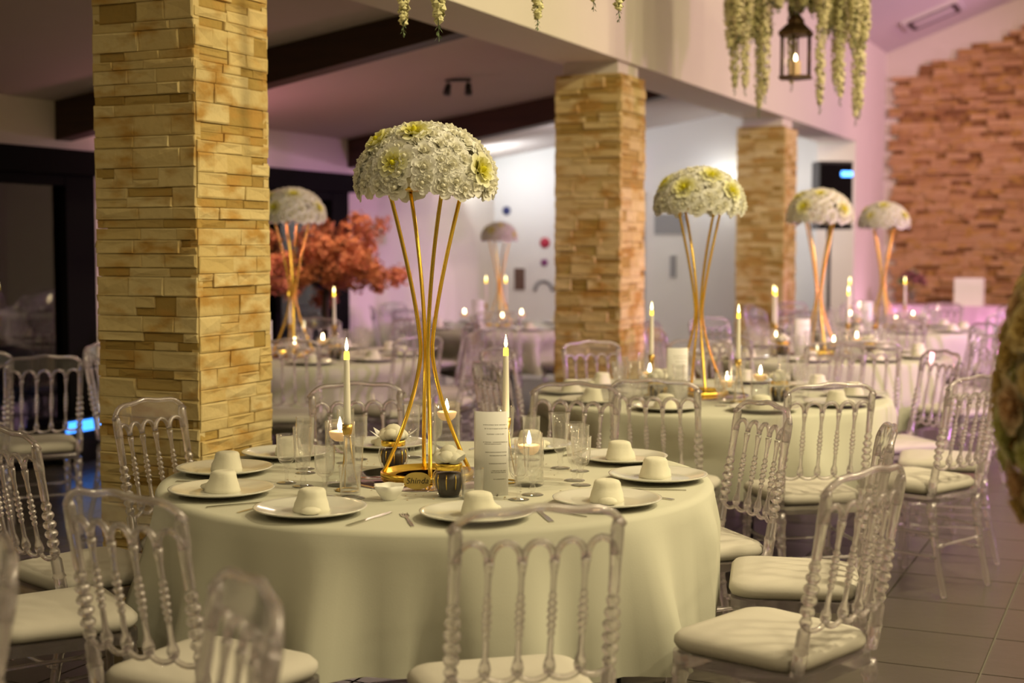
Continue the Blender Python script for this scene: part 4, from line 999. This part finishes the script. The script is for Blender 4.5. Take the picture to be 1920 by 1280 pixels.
# glowing tube added behind the glass to imitate a red reflection
rn_ = MB(); rn_.tube([(XL - 2.2, 8.3, .9), (XL - 2.2, 8.3, 1.75)], .03, 8); tag(link('red_reflection_tube', rn_.mesh('red_reflection_tube', 'red')), 'red glowing tube added behind the black glazed door as its reflection', 'light')
# prints on the back wall
def disc(u, v, dia, mat, label):
    x, y, z = pix(u, v, 16.2); t = 0
    # slide along the sight line on to the back wall
    k = YB / y; x, z = x * k, HC + (z - HC) * k
    m = MB(); m.tube([(x, YB - .012, z), (x, YB, z)], dia / 2, 20); tag(link('wall_badge', m.mesh('wall_badge', mat)), label, 'badge', 'badges on the back wall')
disc(1022, 455, .12, 'redp', 'red round badge on the back wall beside the second column')
disc(1021, 492, .085, 'purple', 'small purple round badge below the red one')
disc(950, 395, .10, 'bluep', 'navy round badge above the small flower dome')
def panel(u, v, w_, h_, mat, label, nm='wall_sign', yy=YB):
    x, y, z = pix(u, v, 16.2); k = yy / y; x, z = x * k, HC + (z - HC) * k
    r = thing(nm, (x, yy, z), 0, label, 'sign', 'signs on the back wall')
    link('board', bx((-w_ / 2, -.015, -h_ / 2), (w_ / 2, 0, h_ / 2), mat), r); link('border', bx((-w_ / 2 - .012, -.010, -h_ / 2 - .012), (w_ / 2 + .012, 0, h_ / 2 + .012), 'white'), r)
panel(975, 523, .13, .25, 'brown', 'brown picture board on the back wall beside the badges')
panel(1257, 420, .36, .22, 'grey', 'pale grey notice board behind the second flower dome')
panel(1263, 499, .07, .24, 'grey', 'narrow grey notice on the wall beside the second gold stand')
m = MB(); x, y, z = pix(1020, 540, 16.2); k = YB / y; x, z = x * k, HC + (z - HC) * k
m.tube([(x + .11 * cos(pi * i / 12), YB - .006, z - .03 + .11 * sin(pi * i / 12)) for i in range(13)], .022, 6); tag(link('wall_emblem', m.mesh('wall_emblem', 'grey')), 'grey arch-shaped emblem on the back wall below the badges', 'emblem')
# LED wall wash fittings
for (x, y, z), rot, lab in (((-6.9, 14.0, 2.36), 0, 'bright white LED tube under the bay ceiling by the back wall corner'), ((-4.05, YB - .06, 2.22), pi / 2, 'bright white LED tube on the back wall by the third column')):
    r = thing('led_tube', (x, y, z), rot, lab, 'lamp', 'white LED tubes')
    if rot == 0:
        link('casing', bx((-.08, -.5, -.02), (0, .5, .03), 'ac'), r); t_ = MB(); t_.tube([(.02, -.48, 0), (.02, .48, 0)], .018, 10); 
    else:
        link('casing', bx((-.0, -.06, -.25), (.05, .0, .25), 'ac'), r); t_ = MB(); t_.tube([(-.03, -.03, -.24), (-.03, -.03, .24)], .018, 10)
    link('tube', t_.mesh('tube', 'ledtube' if 'ledtube' in M_ else 'ledtip'), r)
lamp('led_glow', 'AREA', (-6.55, 14.0, 2.2), 9, (.88, .95, 1), .3, aim=(-6.6, 14.6, 2.7))
lamp('led_glow', 'POINT', (-4.25, YB - .22, 2.2), 5, (.92, .96, 1), .05)

# coral blossom tree
tx, ty = W(-1.56, 11.9)
tr = thing('blossom_tree', (tx, ty, 0), 0, 'artificial coral-orange blossom tree beside the bay window', 'tree')
rnd = random.Random(23)
link('pot', lathe_me([(.001, 0), (.15, 0), (.19, .30), (.20, .32), (.18, .32), (.001, .30)], 'black', 24, 'pot'), tr)
t_ = MB(); t_.tube([(0, 0, .28), (.03, .01, .6), (-.02, .03, .95), (.02, 0, 1.32)], [.05, .042, .036, .03], 10); link('trunk', t_.mesh('trunk', 'bark'), tr)
clusters = []
for k in range(20):
    a = k * 2.4 + rnd.uniform(-.3, .3); el = rnd.uniform(-.35, 1.3); Lb = rnd.uniform(.48, .80)
    d = Vector((cos(a) * cos(el), sin(a) * cos(el), sin(el) * .85)); s0 = Vector((0, 0, rnd.uniform(1.12, 1.32))); e = s0 + d * Lb
    b = MB(); b.tube([s0, s0 + d * Lb * .5 + Vector((0, 0, .06)), e], [.017, .011, .005], 6); link('branch', b.mesh('branch', 'bark'), tr)
    for q in range(5): clusters.append(s0 + d * Lb * (.45 + .14 * q) + Vector((rnd.uniform(-.07, .07), rnd.uniform(-.07, .07), rnd.uniform(-.06, .08))))
bl_ = MB()
for c in clusters:
    for q in range(70):
        v_ = Vector((rnd.gauss(0, 1), rnd.gauss(0, 1), rnd.gauss(0, 1))).normalized(); p = c + v_ * rnd.uniform(.03, .10); s_ = rnd.uniform(.014, .026)
        u_ = v_.orthogonal().normalized(); u_ = Matrix.Rotation(rnd.uniform(0, 6), 3, v_) @ u_; w_ = v_.cross(u_)
        bl_._add([p - u_ * s_, p - w_ * s_ + v_ * s_ * .5, p + u_ * s_, p + w_ * s_ + v_ * s_ * .5], [(0, 1, 2, 3)])
o = link('blossom', bl_.mesh('blossom', 'orange', smooth=False), tr); o['kind'] = 'stuff'

# long pink-draped table before the feature wall, with its flowers and boxes
ax, ay = -3.05, 18.7
pt = thing('long_table', (ax, ay, 0), 0, 'long table under the pink satin skirt by the stone wall', 'table')
link('tabletop', bx((0, -.35, .73), (2.6, .35, .76), 'brown'), pt)
for x, y in ((.1, -.28), (2.5, -.28), (.1, .28), (2.5, .28)): link('leg', LEG, pt, (x, y, 0))
sk = MB(); n = 150; per = [(0, -.37), (2.62, -.37), (2.62, .37), (-.02, .37)]
vv = []; 
def rectp(t):
    L_ = [2.64, .74, 2.64, .74]; c = [(-.02, -.37), (2.62, -.37), (2.62, .37), (-.02, .37)]; d = t * sum(L_)
    for i in range(4):
        if d <= L_[i]: a, b = c[i], c[(i + 1) % 4]; s_ = d / L_[i]; return (a[0] + (b[0] - a[0]) * s_, a[1] + (b[1] - a[1]) * s_, i)
        d -= L_[i]
    return (*c[0], 0)
for zz, amp in ((.775, 0), (.77, .002), (.5, .012), (.25, .02), (.02, .026)):
    for k in range(n):
        x, y, i = rectp(k / n); nx, ny = ((0, -1), (1, 0), (0, 1), (-1, 0))[i]; w_ = amp * (1 + sin(k * 1.9)); vv.append((x + nx * w_, y + ny * w_, zz))
sk._add(vv, [(i * n + k, (i + 1) * n + k, (i + 1) * n + (k + 1) % n, i * n + (k + 1) % n) for i in range(4) for k in range(n)] + [tuple(range(n))])
tag(link('table_skirt', sk.mesh('table_skirt', 'pinkcloth'), None, (ax, ay, 0)), 'pink satin cloth skirting the long table by the stone wall', 'tablecloth')
def bouquet(x, y, z, label, mat, hgt, wd_, seed):
    rnd = random.Random(seed); r = thing('flower_vase', (x, y, z), 0, label, 'flowers', 'vases of flowers on the long table')
    link('vase', lathe_me([(.001, 0), (.05, 0), (.06, .05), (.045, .14), (.055, .17), (.05, .17), (.001, .02)], 'glass', 16, 'vase'), r)
    for k in range(14):
        a = k * 2.4; rr = wd_ * sqrt(k / 14); zz = hgt * (.65 + .35 * (1 - k / 14)) ; s_ = MB(); s_.tube([(0, 0, .05), (rr * cos(a) * .5, rr * sin(a) * .5, zz * .6), (rr * cos(a), rr * sin(a), zz)], .003, 5); link('stem', s_.mesh('stem', 'leafgreen'), r)
        f_ = MB(); f_.ell((rr * cos(a), rr * sin(a), zz), .05, .05, .04, 8, 5); link('bloom', f_.mesh('bloom', mat if k % 3 else 'leafgreen'), r)
bouquet(ax + .22, ay, .775, 'dark red dried flowers in a vase behind the farthest gold stand', 'redpetal', .42, .16, 1)
bouquet(ax + 1.72, ay, .775, 'dusky pink flowers in a vase towards the aisle end of the long table', 'redpetal', .50, .15, 2)
r = thing('card_box', (ax + .93, ay - .02, .775), 0, 'clear acrylic card box on the pink long table', 'box')
for a, b in (((-.17, -.12, 0), (-.165, .12, .34)), ((.165, -.12, 0), (.17, .12, .34)), ((-.165, -.12, 0), (.165, -.115, .34)), ((-.165, .115, 0), (.165, .12, .34)), ((-.17, -.12, .34), (.17, .12, .346))): link('panel', bx(a, b, 'frost'), r)
r = thing('gift_box', (ax + 2.05, ay - .05, .775), 0, 'small cream gift box next to the dusky pink flowers', 'box')
link('body', bx((-.08, -.08, 0), (.08, .08, .11), 'napkin'), r); link('lid', bx((-.085, -.085, .11), (.085, .085, .14), 'napkin'), r)

# big flower ball on its pedestal close to the camera, cut by the frame
fbx, fby = W(1.22, 2.70); fz = 1.27
pd = thing('pedestal', (fbx, fby, 0), 0, 'white round pedestal under the flower ball by the aisle', 'pedestal')
link('foot', lathe_me([(.001, 0), (.17, 0), (.17, .04), (.14, .06), (.001, .06)], 'white', 32, 'foot'), pd)
link('shaft', lathe_me([(.12, .06), (.11, .5), (.12, .79), (.15, .81), (.15, .835), (.001, .835)], 'white', 32, 'shaft'), pd)
fb = thing('flower_ball', (fbx, fby, .835), 0, 'large ochre and green flower arrangement cut by the picture edge', 'flowers')
link('foam_core', MB().ell((0, 0, .42), .25, .25, .40, 20, 14).mesh('foam_core', 'foam'), fb)
BIG = [rose_mesh(mt, 60 + i, .050) for i, mt in enumerate(('ochre', 'green', 'peach', 'ochre'))]
rnd = random.Random(9); N_ = 190; ga = pi * (3 - sqrt(5))
for i in range(N_):
    cz = 1 - 2 * (i + .5) / N_; sr = sqrt(1 - cz * cz); ph = i * ga
    nrm = Vector((sr * cos(ph) / .27, sr * sin(ph) / .27, cz / .36)).normalized()
    q = (nrm.to_track_quat('Z', 'Y') @ Matrix.Rotation(rnd.uniform(0, 6), 3, 'Z').to_quaternion()).to_euler(); s_ = rnd.uniform(.7, 1.1)
    link('bloom', BIG[rnd.choice((0, 0, 1, 2, 3, 1))], fb, (.265 * sr * cos(ph), .265 * sr * sin(ph), .42 + .415 * cz), q, (s_,) * 3)
